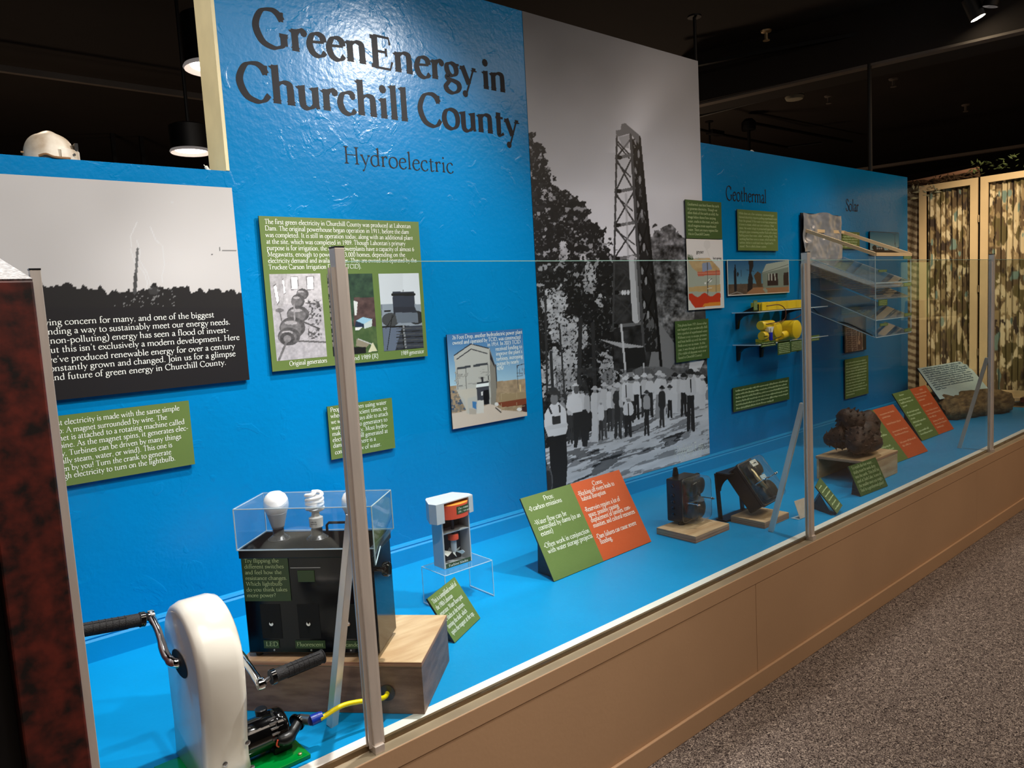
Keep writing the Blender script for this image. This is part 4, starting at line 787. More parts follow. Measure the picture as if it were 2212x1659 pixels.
@fz((1800, 640, 6.91))
def p_rack(I, u, v):
    n = vnoise(u, v, 30, 3, 3); I.c[:] = np.stack([92 + 30 * n, 66 + 24 * n, 58 + 20 * n], 1); I.put(u > 438, (52, 46, 42))
    for x in (192, 272, 345): I.line((x, 480), (x + 14, 830), 8, (176, 150, 130))
    for k in range(11): I.line((195, 482 + k * 30), (345, 476 + k * 30), 5, (176, 150, 130))
    I.line((195, 475), (430, 460), 7, (176, 150, 130)); I.line((425, 470), (438, 800), 8, (176, 150, 130)); I.line((190, 845), (440, 800), 8, (190, 170, 150)); I.ell(385, 690, 18, 30, (190, 150, 120)); I.line((390, 540), (375, 680), 18, (170, 140, 120))
ink_grid('photo_print', rectP(r[0] + .004, r[1] - .004, r[2] + .004, r[3] - .004, YP - .0004), (50, 80), p_rack, t)
t, r = board('foil_hanging', 'crumpled silver foil sheet mounted at the back of the solar box', 'foil sheet', [(1728, 461), (1808, 464), (1816, 600), (1734, 602)], 'print_black')
def Pfoil(s, tt):
    x = r[0] + (r[1] - r[0]) * s; z = r[2] + (r[3] - r[2]) * tt; sag = .05 * np.clip(tt - .8, 0, 1) * np.sin(s * 9); return x, YP - .004 - .035 * vnoise(s * 10, tt * 10, 2.2, 3, 3), z - sag
M['foil'] = mat('silver_foil', (0.5, 0.53, 0.58, 1), 0.25, metal=0.55)
ink_grid('foil_sheet', Pfoil, (60, 90), lambda u, v, a, b: np.full((len(u), 3), 200.), t, 'foil')

# ================================================================== TALL PHOTO MURAL
mur = thing('photo_mural', 'tall black and white photo mural of a steaming oil derrick above a crowd', 'photo mural', (3.14, YW, .64))
PEOPLE = [ # head u, head v, waist v, feet v, width, shirt, trousers, hat (None = bare dark hair)
 (1214,863,905,960,13,150,90,120),(1232,845,895,958,13,200,60,40),(1243,833,886,950,15,225,60,220),(1257,842,884,948,17,215,52,40),(1268,848,890,950,12,190,70,60),
 (1285,840,890,957,17,214,214,190),(1296,842,885,950,11,200,190,210),(1305,832,884,945,16,205,80,200),(1318,838,880,930,15,222,60,200),(1327,832,880,925,13,190,80,190),
 (1335,834,870,945,21,60,56,206),(1345,824,878,925,14,200,80,190),(1352,818,866,915,17,222,54,225),(1363,820,864,912,16,210,50,50),(1375,816,850,905,16,222,40,225),
 (1392,812,850,900,17,200,56,222),(1404,814,846,900,18,214,46,190),(1424,808,850,905,20,214,150,206),(1433,812,850,900,14,206,190,200),(1447,820,862,900,14,206,200,60),
 (1458,811,848,895,17,214,210,40),(1468,813,848,892,12,200,190,200),(1477,812,846,898,17,210,40,40),(1507,808,845,880,16,222,214,60),(1517,815,850,885,15,222,214,220),
 (1298,868,906,950,12,220,60,210),(1357,858,895,942,20,222,44,206),(1397,848,882,940,14,166,44,60),(1430,838,880,922,14,50,56,40),(1447,836,862,902,13,210,40,60),(1492,805,852,930,22,206,40,44)]
def p_mural(u, v, a, b):
    n1 = vnoise(u, v, 260, 1, 4); n2 = vnoise(u, v, 15, 2, 4); n3 = vnoise(u, v, 6, 3, 3); n4 = vnoise(u, v, 4.5, 61, 3)
    base = 104 + 110 * np.clip((v - 40) / 380, 0, 1) + 34 * np.clip((u - 1200) / 280, 0, 1) * np.clip(1 - (v - 100) / 500, 0, 1)
    base += 38 * np.exp(-((u - (1365 + (290 - v) * .35)) / (26 + np.clip(290 - v, 0, 300) * .35)) ** 2) * (v < 330) * np.clip((v - 20) / 200, 0, 1)
    base += (n1 - .5) * 46
    I = Ink(u, v, (0, 0, 0)); I.c[:] = base[:, None]
    # distant grey trees
    edge = vnoise(u, v, 22, 21, 4) * 60
    m = (v > 505 + edge - 30 - 18 * np.exp(-((u - 1440) / 22) ** 2) * 1.5) & (u > 1405) & (v < 830); g = 92 + (n2 - .5) * 190 + (n3 - .5) * 120; I.c[m] = g[m][:, None]
    m = (u > 1500) & (v > 640) & (v < 760); I.c[m] = (60 + (n2 - .5) * 90)[m][:, None]
    # left dark trees
    bound = np.interp(v, [280, 300, 340, 375, 400, 412, 440, 470, 490, 520, 560, 600, 900], [1150, 1160, 1176, 1192, 1196, 1225, 1266, 1272, 1300, 1312, 1335, 1342, 1342])
    lf = (u < bound + (vnoise(u, v, 12, 31, 3) - .5) * 42) & (v > 288 + (vnoise(u, v, 10, 33, 3) - .5) * 18)
    I.c[lf] = (28 + (n2[lf] > .66) * 14 + (n3[lf] - .5) * 16 + 60 * (n4[lf] > .70))[:, None]
    gap = lf & (v < 620) & (vnoise(u, v, 11, 35, 3) > .68); I.c[gap] = 150
    for cx, cy, rx, ry in ((1218, 545, 9, 14), (1180, 420, 10, 8), (1275, 600, 10, 24), (1198, 655, 22, 30), (1238, 725, 26, 34), (1196, 800, 16, 40), (1222, 810, 26, 44), (1200, 700, 14, 30), (1295, 650, 6, 12), (1170, 830, 8, 34), (1312, 800, 14, 34), (1262, 560, 6, 10)):
        m = m_ell(u + (n3 - .5) * 22, v + (n2 - .5) * 34, cx, cy, rx * 1.25, ry * 1.2) & (vnoise(u, v, 4, 37, 3) > .40); I.c[m] = (176 + (n2[m] - .5) * 90)[:, None]
    for p, q_, w_ in (((1178, 640), (1182, 850), 5), ((1190, 760), (1196, 880), 6), ((1208, 700), (1222, 880), 4), ((1254, 690), (1250, 850), 9), ((1280, 700), (1285, 830), 8)): I.line(p, q_, w_, 50)
    # derrick
    m = m_poly(u, v, [(1328, 560), (1405, 560), (1428, 790), (1326, 800)]); I.c[m] = (44 + (n2[m] - .5) * 70)[:, None]
    I.poly([(1420, 690), (1470, 760), (1440, 810), (1400, 800)], 130)
    LL = lambda y: np.interp(y, [294, 560, 720], [1332.5, 1327, 1324]); LM = lambda y: np.interp(y, [287, 560, 760], [1362, 1378.5, 1391]); LR = lambda y: np.interp(y, [296, 550, 800], [1381, 1406, 1429])
    m = (v > 300) & (v < 760) & (u > LM(v)) & (u < LR(v)); I.c[m] = (34 + 60 * (vnoise(u, v * .5, 8, 41, 3)[m] > .66))[:, None]
    lv = [340, 413, 486, 558, 632, 704]
    for y0, y1 in zip([300] + lv, lv):
        for s in (0, 1):
            I.line((LL(y0 + 4), y0 + 4) if s else (LM(y0), y0), (LM(y1), y1) if s else (LL(y1), y1), 3.6, 58)
            I.line((LL(y0 + 10), y0 + 10), (LM(y0 + 40) - 6, y0 + 42), 3, 50)
            I.line((LM(y0) + 2, y0) if s else (LR(y0) - 2, y0), (LR(y1), y1) if s else (LM(y1), y1), 3.6, 18)
            m = m_ell(u, v, LM(y0) + 9 + s * 8, (y0 + y1) / 2 - 10 + s * 22, 2.6, 9); I.put(m, 150)
        I.line((LL(y1), y1 + 2), (LM(y1), y1 - 6), 7, 108); I.line((LL(y1) + 2, y1), (LL(y1) + 8, y1), 9, 20)
    I.line((1352, 420), (1357, 560), 5, 176, .6); I.line((1366, 560), (1374, 690), 16, 196); I.line((1372, 560), (1381, 690), 5, 140)
    for f_, y0, y1, w_, c_ in ((LL, 294, 700, 4.2, 66), (LM, 287, 740, 5.5, 78), (LR, 296, 800, 6, 22)):
        for yy in range(y0, y1, 20): I.line((float(f_(yy)), yy), (float(f_(yy + 20)), yy + 20), w_, c_)
    I.poly([(1330, 282), (1341, 280), (1342, 268), (1351, 266), (1381, 292), (1380, 312), (1362, 288), (1332, 296)], 118); I.poly([(1336, 297), (1360, 290), (1358, 320), (1346, 318)], 150, .7)
    for x in (1345, 1350, 1357): I.ell(x, 632, 3, 5, 220)
    I.poly([(1294, 733), (1320, 737), (1391, 748), (1386, 752), (1345, 752)], 176); I.poly([(1345, 752), (1392, 750), (1398, 800), (1346, 806)], 34); I.line((1342, 702), (1352, 812), 4.5, 206)
    I.poly([(1366, 800), (1385, 792), (1432, 792), (1460, 800), (1462, 830), (1380, 830)], 112); I.line((1390, 785), (1392, 815), 3, 200); I.poly([(1490, 780), (1522, 778), (1505, 815), (1485, 830)], 214)
    # ground
    gl = np.interp(u, [1160, 1250, 1350, 1430, 1530], [975, 945, 895, 880, 868]); m = v > gl
    st = vnoise(u + v * .9, (v + u * .28) * 3.2, 46, 51, 4); gc = 214 + (st - .5) * 60 - 110 * (st > .60) * (v < gl + 100) - 70 * ((vnoise(u + v, (v + u * .3) * 4, 26, 53, 4) > .6)); I.c[m] = gc[m][:, None]
    I.put((v > 795) & (v < gl) & (u > 1200) & (n2 > .5), 70, .5)
    for hu, hv, wv, fv, wd, sh, tz, hat in PEOPLE:
        h = wd * .30; skirt = tz > 140
        I.poly([(hu - wd * .34, wv - 2), (hu + wd * .34, wv - 2), (hu + wd * (.44 if skirt else .36), fv - 2), (hu + wd * .05, fv - 2), (hu, wv + (fv - wv) * (.95 if skirt else .35)), (hu - wd * .05, fv - 2), (hu - wd * (.44 if skirt else .36), fv - 2)], tz)
        if not skirt: I.line((hu - wd * .22, wv), (hu - wd * .26, fv), wd * .26, tz); I.line((hu + wd * .20, wv), (hu + wd * .28, fv), wd * .26, tz)
        I.poly([(hu - wd * .30, hv + h * 1.6), (hu + wd * .30, hv + h * 1.6), (hu + wd * .52, hv + h * 3), (hu + wd * .56, wv - 3), (hu + wd * .36, wv + 2), (hu - wd * .36, wv + 2), (hu - wd * .56, wv - 3), (hu - wd * .52, hv + h * 3)], sh)
        I.ell(hu, hv + h * .6, h * .8, h * 1.15, 150)
        if hat: I.ell(hu, hv, h * 1.6, h * .55, hat); I.ell(hu, hv - h * .5, h * .95, h * .8, hat)
    for hu, hv in ((1352, 832), (1492, 820), (1357, 872), (1384, 834)): I.line((hu, hv), (hu + 1, hv + 26), 2.6, 26)
    # big man at left
    I.poly([(1186, 935), (1222, 932), (1226, 1000), (1222, 1068), (1190, 1070)], 34); I.poly([(1176, 895), (1190, 872), (1206, 868), (1222, 885), (1226, 925), (1222, 938), (1184, 944), (1176, 920)], 222)
    I.poly([(1192, 900), (1210, 897), (1212, 914), (1194, 918)], 56); I.line((1186, 880), (1191, 893), 4, 50); I.line((1208, 876), (1210, 890), 4, 60); I.line((1184, 925), (1222, 918), 9, 210)
    I.ell(1197, 862, 8, 13, 128); I.ell(1197, 848, 14, 5.5, 62); I.ell(1196, 843, 9, 7, 58); I.poly([(1164, 990), (1176, 985), (1192, 1030), (1200, 1070), (1176, 1070)], 40); I.ell(1182, 1040, 12, 34, 92); I.ell(1184, 1042, 8, 26, 44)
    # trousers man second from left, dark
    I.poly([(1238, 890), (1266, 884), (1278, 905), (1268, 965), (1258, 965), (1254, 925), (1246, 968), (1240, 967)], 44); I.poly([(1226, 858), (1240, 850), (1256, 862), (1258, 888), (1236, 892), (1222, 880)], 226); I.ell(1245, 842, 6, 9, 96)
    I.c *= np.array([.975, .985, 1.03]); return I.c
ink_grid('print_sheet', lambda s, t: (2.457 + 1.376 * s, np.full_like(s, YW - .002), .594 + 2.346 * t), (330, 640), p_mural, mur, 'mural_attr')
mb = MB()
for s_, p, q_, em in (('J Stoddard. F  sta', (1457, 984), (1519, 968), .075), ('USA Port S. SF Cal', (1466, 996), (1530, 975), .075)):
    a = PY(*p, YW - .003); b = PY(*q_, YW - .003); put_text(mb, s_, (a[0], a[1], a[2]), (b[0] - a[0], 0, b[2] - a[2]), Z1, em, b[0] - a[0], 4, 4, 2)
mb.build('lettering', 'inkwhite', mur, label='white handwritten photographer signature')

# ================================================================== things standing on the deck
def easel(name, label, cat, BL, BR, hgt, tilt, faces, rows, mats_txt, depth=.16, zb=ZD, em=None, support=True):
    """board leaning back on a black prop. BL, BR: deck points of its lower edge; faces: [(f0,f1,material)] across"""
    a = Vector((BL[0], BL[1], zb + .002)); b = Vector((BR[0], BR[1], zb + .002)); ux = (b - a).normalized(); wd = (b - a).length
    nb = Vector((-ux.y, ux.x, 0)); up = (Z1 * math.cos(math.radians(tilt)) + nb * math.sin(math.radians(tilt))); nf = ux.cross(up) # faces the viewer
    t = thing(name, label, cat, (a + b) / 2, group=('pros and cons signs in the case' if cat == 'information board' else None))
    MB().prism([a, b, b + up * hgt, a + up * hgt], -nf * .006).build('board', 'board_edge', t)
    for f0, f1, mm in faces:
        MB().prism([a + ux * wd * f0 + nf * .0012, a + ux * wd * f1 + nf * .0012, a + ux * wd * f1 + up * hgt + nf * .0012, a + ux * wd * f0 + up * hgt + nf * .0012], -nf * .0012).build('face', mm, t)
    if support:
        c = a + ux * wd * .06; hh = hgt * .62
        top = c + up * hh; foot = Vector((top.x, top.y, zb + .001))
        for k_ in (.05, .80):
            o_ = ux * wd * k_; P0 = a + o_ - nf * .007; P1 = P0 + up * hh; P2 = Vector((P1.x, P1.y, zb + .001)) + nb * .01; P0 = Vector((P0.x, P0.y, zb + .001))
            MB().prism([P0, P2, P1], ux * .02).build('prop', 'black', t)
    mb = {}
    for s_, fx, fy, w_, mm, al in rows:
        m_ = mb.setdefault(mm, MB()); O = a + ux * wd * fx + up * hgt * fy + nf * .0019
        if isinstance(s_, (int, float)): put_scribble(m_, O, ux, up, wd * s_, em * .5, int(fx * 1000 + fy * 777))
        elif al == 'c': put_text(m_, s_, O, ux, up, em, None, 9, 4, 2, 'c')
        else: put_text(m_, s_, O, ux, up, em, wd * w_ if w_ else None, 9, 4, 2)
    for mm, m_ in mb.items(): m_.build('lettering', mm, t)
    return t
gw = text_width('controlled by dams (to an'); ow = text_width('munities, and cultural resources')
def L(s_, x, y, full, ref, mm): return (s_, x, y, full * text_width(s_) / ref, mm, 'l')
rows = [('Pros:', .235, .90, None, 'inkwhite', 'c'), L('*0 carbon emissions', .03, .825, .40, gw, 'inkwhite'), L('*Water flow can be', .03, .655, .40, gw, 'inkwhite'), L('controlled by dams (to an', .045, .585, .40, gw, 'inkwhite'), L('extent)', .045, .515, .40, gw, 'inkwhite'),
        L('*Often work in conjunction', .03, .375, .40, gw, 'inkwhite'), L('with water storage projects', .045, .305, .40, gw, 'inkwhite'),
        ('Cons:', .73, .90, None, 'inkwhite', 'c'), L('*Blocking off rivers leads to', .50, .825, .45, ow, 'inkwhite'), L('habitat disruption', .515, .755, .45, ow, 'inkwhite'), L('*Reservoirs require a lot of', .50, .615, .45, ow, 'inkwhite'), L('space, possibly causing', .515, .545, .45, ow, 'inkwhite'),
        L('displacement of families, com-', .515, .475, .45, ow, 'inkwhite'), L('munities, and cultural resources', .515, .405, .45, ow, 'inkwhite'), L('*Dam failures can cause severe', .50, .265, .45, ow, 'inkwhite'), L('flooding.', .515, .195, .45, ow, 'inkwhite')]
easel('pros_and_cons_sign', 'green and orange pros and cons board, leftmost, beside the clear riser', 'information board', (1.885, 2.045), (2.500, 2.066), .345, 29, [(0, .475, 'olive'), (.475, 1, 'orange')], rows, None, em=.030)
rows = [('This is a simplified model of', .06, .84, .86, 'inkwhite', 'l'), ('the 1980s Lahontan', .06, .70, .58, 'inkwhite', 'l'), ('generator. Water flows past', .06, .56, .82, 'inkwhite', 'l'), ('the blades at the bottom,', .06, .42, .74, 'inkwhite', 'l'), ('turning the shaft, which', .06, .28, .70, 'inkwhite', 'l'), ('spins the magnet at the top.', .06, .14, .84, 'inkwhite', 'l')]
easel('text_card', 'small green card about a simplified generator model, in front of the clear riser', 'text card', (1.304, 1.901), (1.480, 1.992), .165, 33, [(0, 1, 'olive')], rows, None, em=.0235)
def psc(x0, y, ws, mm): return [(w_, x0, y - .066 * i, None, mm, 'l') for i, w_ in enumerate(ws)]
rows = [('Cons:', .76, .91, None, 'inkpeach', 'c'), L('*Mostly steady', .53, .80, .40, 330, 'inkpeach')][:0] + psc(.56, .86, (.36, .2), 'inkpeach') + psc(.56, .66, (.34,), 'inkpeach') + psc(.56, .50, (.38, .34), 'inkpeach') + psc(.56, .28, (.42, .2), 'inkpeach') + psc(.06, .30, (.28, .30), 'inkpale') + psc(.06, .80, (.34, .36), 'inkpale') + psc(.06, .56, (.3, .36), 'inkpale')
easel('pros_and_cons_sign', 'green and orange board partly hidden behind the rusty drill bit', 'information board', (4.468, 1.885), (5.028, 1.866), .36, 37, [(0, .50, 'olive'), (.50, 1, 'orange')], rows, None, em=.03)
rows = psc(.14, .92, (.14,), 'inkpale') + psc(.05, .83, (.38, .36, .12), 'inkpale') + psc(.05, .56, (.36, .38, .16), 'inkpale') + psc(.05, .35, (.38, .18), 'inkpale') + psc(.05, .17, (.30, .36), 'inkpale') + psc(.74, .92, (.1,), 'inkpeach') + psc(.55, .85, (.38, .32, .2), 'inkpeach') + psc(.57, .60, (.3,), 'inkpeach') + psc(.55, .48, (.38, .4, .24), 'inkpeach') + psc(.57, .25, (.34, .36, .2), 'inkpeach')
easel('pros_and_cons_sign', 'green and orange pros and cons board, rightmost, beside the pale blue board', 'information board', (5.344, 2.02), (5.905, 2.015), .37, 32, [(0, .51, 'olive'), (.51, 1, 'orange')], rows, None, em=.032)
ws = ['To reach the hot water,', 'shafts must be sunk deep', 'into the earth. This drill bit,', 'used at Soda Lake, is one of', 'the smaller ones you might', 'find in a geothermal plant!']; rf = text_width(ws[-1])
easel('text_card', 'green card about a drill bit, leaning at the front of the plywood box', 'text card', (3.735, 1.706), (4.02, 1.692), .162, 24, [(0, 1, 'green2')], [(s_, .07, .86 - .148 * i, .84 * text_width(s_) / rf, 'inkpale', 'l') for i, s_ in enumerate(ws)], None, em=.024)
t = thing('text_card', 'narrow green card on a tall dark prop just right of the second post', 'text card', (3.45, 1.68, ZD))
ca, cb = Vector((3.405, 1.672, ZD + .004)), Vector((3.365, 1.742, ZD + .125))     # lower right and upper left corners of the sloping card
cw = Vector((.118, .0, .018)); cn = (cb - ca).cross(cw).normalized()
cq = [Vector(PZ(1808, 1110, ZD + .012)), Vector(PZ(1820, 1092, ZD + .03)), Vector(PZ(1771, 1031, ZD + .135)), Vector(PZ(1761, 1051, ZD + .115))]
nq = (cq[1] - cq[0]).cross(cq[3] - cq[0]).normalized()
if nq.y > 0: nq = -nq
MB().prism(cq, -nq * .005).build('board', 'board_edge', t); MB().prism([p + nq * .001 for p in cq], -nq * .001).build('face', 'green2', t)
mb = MB(); e1 = (cq[1] - cq[0]); e2 = (cq[3] - cq[0])
for k_ in range(6): put_scribble(mb, cq[0] + e2 * (.10 + .15 * k_) + e1 * .14 + nq * .0016, e1, e2, e1.length * (.8 if k_ < 5 else .5), .010, 90 + k_)
mb.build('lettering', 'inkpale', t)
pr0 = Vector((cq[3].x + .012, cq[3].y + .03, ZD + .001)); pr1 = Vector((cq[0].x - .005, cq[0].y + .02, ZD + .001)); pt = cq[3].lerp(cq[0], .25) - nq * .006
MB().prism([pr0, pr1, pt], (.03, .02, 0)).build('prop', 'black', t)

# block under the light-bulb box
BX = frame((0.661, 1.995, ZD), -48.3)
blk = thing('wooden_riser', 'long stained plywood box under the black light-bulb box', 'wooden box', (0.83, 1.9, ZD))
MB(BX).box(0, .507, .0, .30, .001, .132).build('box_body', 'ply_dark', blk)
MB(BX).box(-.001, .508, -.001, .301, .132, .146).build('top_board', 'ply', blk, bevel=.0008)
MB(BX).box(-.0015, .5085, -.0015, .3015, .134, .1445).build('ply_edge', 'ply_edge', blk)
g = MB(); hx = .408; hz = .060; pts = []
q_ = BX @ Vector((hx, -.0012, hz)); ndir = (BX.to_3x3() @ Vector((0, -1, 0)))
MB().lathe([(.022, 0), (.022, .002), (.014, .0025)], q_, ndir, 24).build('cable_hole', 'black', blk)

# black demonstration box
BB = frame((0.684, 1.992, .6465), -48.0)
bb = thing('switch_box', 'black metal box with three bulb sockets, switches and green labels', 'electrical box', (0.86, 1.93, .6465))
Wb, Db, Hb = .372, .160, .306
MB(BB).prism([(0, 0, .012), (Wb, 0, .012), (Wb, .0, Hb), (0, .0, Hb)], (0, Db, 0)).build('body', 'black_box', bb, bevel=.004)
MB(BB).box(-.003, Wb + .003, -.003, Db + .003, Hb - .026, Hb).build('lid', 'black', bb, bevel=.003)
for x_, y_ in ((.02, .02), (Wb - .02, .02), (.02, Db - .02), (Wb - .02, Db - .02)): MB(BB).lathe([(.009, 0), (.011, .012)], (x_, y_, 0), seg=12).build('foot', 'rubber', bb)
h = MB(BB); h.tube([(.200, .128, Hb), (.200, .128, Hb + .026), (.207, .128, Hb + .033), (.283, .128, Hb + .033), (.290, .128, Hb + .026), (.290, .128, Hb)], .004, 8, smooth=0); h.build('handle', 'black', bb, smooth='auto')
MB(BB).box(.141, .226, -.0008, 0, .2528, .2543).build('slot_line', 'steel', bb)
MB(BB).box(.160, .208, -.002, 0, .214, .246).build('meter_window', 'dkgreen', bb, bevel=.001)
for i, (x0, x1) in enumerate(((.044, .102), (.150, .212), (.262, .322))):
    MB(BB).box(x0, x1, -.0015, 0, .055, .152).build('switch_recess_shade', 'hole_shade', bb, bevel=.001)  # dark plate painted in for the shade of a switch recess
    sw = MB(BB).tube([(x0 + .03, -.001, .098), (x0 + .034, -.014, .106)], .0028, 8, smooth=0).build('switch_lever', 'chrome', bb)
    MB(BB).lathe([(.006, 0), (.006, .003)], (x0 + .03, -.0015, .098), (0, -1, 0), 12).build('switch_nut', 'chrome', bb)
    MB(BB).lathe([(.003, 0), (.002, .0015)], (x0 + .03, -.0005, .022), (0, -1, 0), 10).build('screw', 'steel', bb)
def bb_label(x0, x1, z0, z1, rows, em, T=8):
    o_ = MB(BB).box(x0, x1, -.0022, -.0012, z0, z1).build('label_plate', 'dkgreen', bb); mb = MB(); O = BB.to_3x3()
    for s_, x_, z_ in rows: put_text(mb, s_, BB @ Vector((x_, -.0028, z_)), O @ X1, Z1, em, None, T, 3.6, 3)
    mb.build('lettering', 'inkpale', o_)
bb_label(.004, .1365, .1615, .2855, [('Try flipping the', .0115, 0.2700), ('different switches', .0115, 0.2539), ('and feel how the', .0115, 0.2378), ('resistance changes.', .0115, 0.2217), ('Which lightbulb', .0115, 0.2056), ('do you think takes', .0115, 0.1895), ('more power?', .0115, 0.1734)], .0162)
bb_label(.046, .090, .028, .050, [('LED', .0525, .0345)], .0185); bb_label(.137, .222, .028, .050, [('Fluorescent', .141, .0345)], .0165); bb_label(.262, .352, .028, .050, [('Incandescent', .266, .0345)], .0158)
kb = MB(BB); kb.lathe([(.006, 0), (.006, .02), (.018, .021), (.02, .026), (.02, .036), (.016, .04)], (Wb, .02, Hb - .065), (1, 0, 0), 12); kb.build('side_knob', 'black_gloss', bb, smooth='auto')
for i, x_ in enumerate((.075, .188, .302)):
    so = MB(BB).lathe([(.030, 0), (.030, .004), (.024, .008), (.020, .012), (.0155, .014), (.0155, .030), (.013, .031)], (x_, .085, Hb), seg=24).build('bulb_socket', 'black', bb, smooth='auto')
    rg = MB(BB)
    for k_ in range(18): a_ = 2 * PI * k_ / 18; rg.lathe([(.0025, 0), (.001, .004)], (x_ + .026 * math.cos(a_), .085 + .026 * math.sin(a_), Hb + .004), seg=6)
    rg.build('socket_ribs', 'black', so)
def led(x_, lab):
    t = thing('light_bulb', lab, 'light bulb', BB @ Vector((x_, .085, Hb + .028)), group='light bulbs on the switch box')
    MB(BB).lathe([(.0125, 0), (.0125, .005), (.0165, .006), (.018, .012), (.0275, .048), (.028, .050)], (x_, .085, Hb + .028), seg=32).build('bulb_base', 'grey_plastic', t, smooth=True)
    MB(BB).lathe([(.028, .050), (.0325, .060), (.0345, .072), (.033, .086), (.027, .099), (.016, .108), (.001, .111)], (x_, .085, Hb + .028), seg=32, caps=False).build('globe', 'bulb', t, smooth=True)
led(.075, 'round white LED bulb, leftmost in the clear cover'); led(.302, 'round white bulb half hidden behind the first post, rightmost of the three')
t = thing('light_bulb', 'white spiral fluorescent bulb, middle of the three', 'light bulb', BB @ Vector((.188, .085, Hb + .028)))
c0 = Vector((.188, .085, Hb + .028))
MB(BB).lathe([(.013, 0), (.013, .006), (.0185, .008), (.0195, .034), (.012, .038), (.010, .050), (.016, .052), (.016, .056)], c0, seg=28).build('bulb_base', 'white_plastic', t, smooth='auto')
for ph in (0, PI):
    P_ = [c0 + Vector((.006 * math.cos(ph), .006 * math.sin(ph), .052))]
    for k_ in range(34): th_ = ph + k_ * .36; r_ = .0215 if k_ < 31 else .0215 - .006 * (k_ - 30); P_.append(c0 + Vector((r_ * math.cos(th_), r_ * math.sin(th_), .058 + k_ * .00145)))
    MB(BB).tube(P_, .0052, 10, smooth=2).build('spiral_tube', 'bulb', t, smooth=True)
mb = MB()
put_scribble(mb, BB @ (c0 + Vector((-.008, -.0196, .024))), BB.to_3x3() @ X1, Z1, .018, .003, 5); put_scribble(mb, BB @ (c0 + Vector((-.008, -.0196, .018))), BB.to_3x3() @ X1, Z1, .018, .003, 6); mb.build('lettering', 'dark_grey', t)
# acrylic cover over the bulbs
cv = thing('acrylic_cover', 'clear acrylic cover standing over the three light bulbs', 'clear cover', BB @ Vector((Wb / 2, Db / 2, Hb)))
cx0, cx1, cy0, cy1, cz0, cz1 = -.003, Wb + .010, -.007, Db + .008, Hb + .0, Hb + .113; th_ = .0035
MB(BB).box(cx0, cx1, cy0, cy0 + th_, cz0, cz1).build('front_sheet', 'acrylic', cv); MB(BB).box(cx0, cx1, cy1 - th_, cy1, cz0, cz1).build('back_sheet', 'acrylic', cv)
MB(BB).box(cx0, cx0 + th_, cy0 + th_, cy1 - th_, cz0, cz1).build('side_sheet', 'acrylic', cv)
MB(BB).prism([(cx1 - th_, cy0 + th_, cz0 - .045), (cx1 - th_, cy0 + .05, cz0 - .01), (cx1 - th_, cy1 - th_, cz0), (cx1 - th_, cy1 - th_, cz1), (cx1 - th_, cy0 + th_, cz1)], (th_, 0, 0)).build('side_sheet', 'acrylic', cv)
MB(BB).box(cx0, cx1, cy0, cy1, cz1, cz1 + th_).build('top_sheet', 'acrylic', cv)
e_ = MB(BB); r_ = .0011
for a_, b_ in (((cx0, cy0, cz1), (cx1, cy0, cz1)), ((cx0, cy1, cz1), (cx1, cy1, cz1)), ((cx0, cy0, cz1), (cx0, cy1, cz1)), ((cx1, cy0, cz1), (cx1, cy1, cz1)), ((cx0, cy0, cz0), (cx1, cy0, cz0)), ((cx0, cy1, cz0), (cx1, cy1, cz0)), ((cx0, cy0, cz0), (cx0, cy1, cz0)),
    ((cx0, cy0, cz0), (cx0, cy0, cz1)), ((cx0, cy1, cz0), (cx0, cy1, cz1)), ((cx1, cy1, cz0), (cx1, cy1, cz1)), ((cx1, cy0, cz0 - .045), (cx1, cy0, cz1)), ((cx1, cy0, cz0 - .045), (cx1, cy0 + .05, cz0 - .01))): e_.bar(a_, b_, .0024, .0024)
e_.build('polished_edges', 'acrylic_edge', cv)

# hand crank generator in the open bay
hc = thing('hand_crank_generator', 'ivory hand-crank generator with two chrome cranks on a green plate', 'hand crank generator', (.5, 1.76, ZD))
MB().box(.395, .692, 1.655, 1.885, ZD + .001, ZD + .011).build('base_plate', 'green_enamel', hc, bevel=.0015)
for x_, y_ in ((.672, 1.672), (.672, 1.868)): MB().lathe([(.005, 0), (.005, .003), (.002, .004)], (x_, y_, ZD + .011), seg=12).build('screw', 'brass', hc)
XL_, XR_ = .452, .556
pr = []
for k_ in range(19): a_ = PI * k_ / 18; pr.append((1.778 + .138 * math.cos(a_) * (1.0 if a_ > PI / 2 else 1.0), .792 + .135 * math.sin(a_)))   # back (+y) to front (-y)
front = [(1.640, .76), (1.644, .71), (1.654, .66), (1.664, .61), (1.668, .56), (1.668, .512)]
back = [(1.908, .512), (1.912, .60), (1.916, .70)]
outline = pr + front + back
n_ = len(outline); cyo = 1.78; czo = .72; rnd = .022; mb = MB(); rings = []
for x_, ins in ((XL_, rnd), (XL_ + rnd * .08, rnd * .62), (XL_ + rnd * .3, rnd * .28), (XL_ + rnd, 0), (XR_ - rnd, 0), (XR_ - rnd * .3, rnd * .28), (XR_ - rnd * .08, rnd * .62), (XR_, rnd)):
    row = []
    for i_, (y_, z_) in enumerate(outline):
        p0 = Vector(outline[i_ - 1]); p1 = Vector(outline[(i_ + 1) % n_]); d_ = (p1 - p0).normalized(); nn = Vector((-d_.y, d_.x)) # inward
        iy, iz = y_ + nn.x * ins, z_ + nn.y * ins
        if z_ < .52: iz = z_
        row.append((x_, iy, iz))
    rings.append(row)
vs = [p for r__ in rings for p in r__]; fs = [(i_ * n_ + k_, (i_ + 1) * n_ + k_, (i_ + 1) * n_ + (k_ + 1) % n_, i_ * n_ + (k_ + 1) % n_) for i_ in range(7) for k_ in range(n_)]
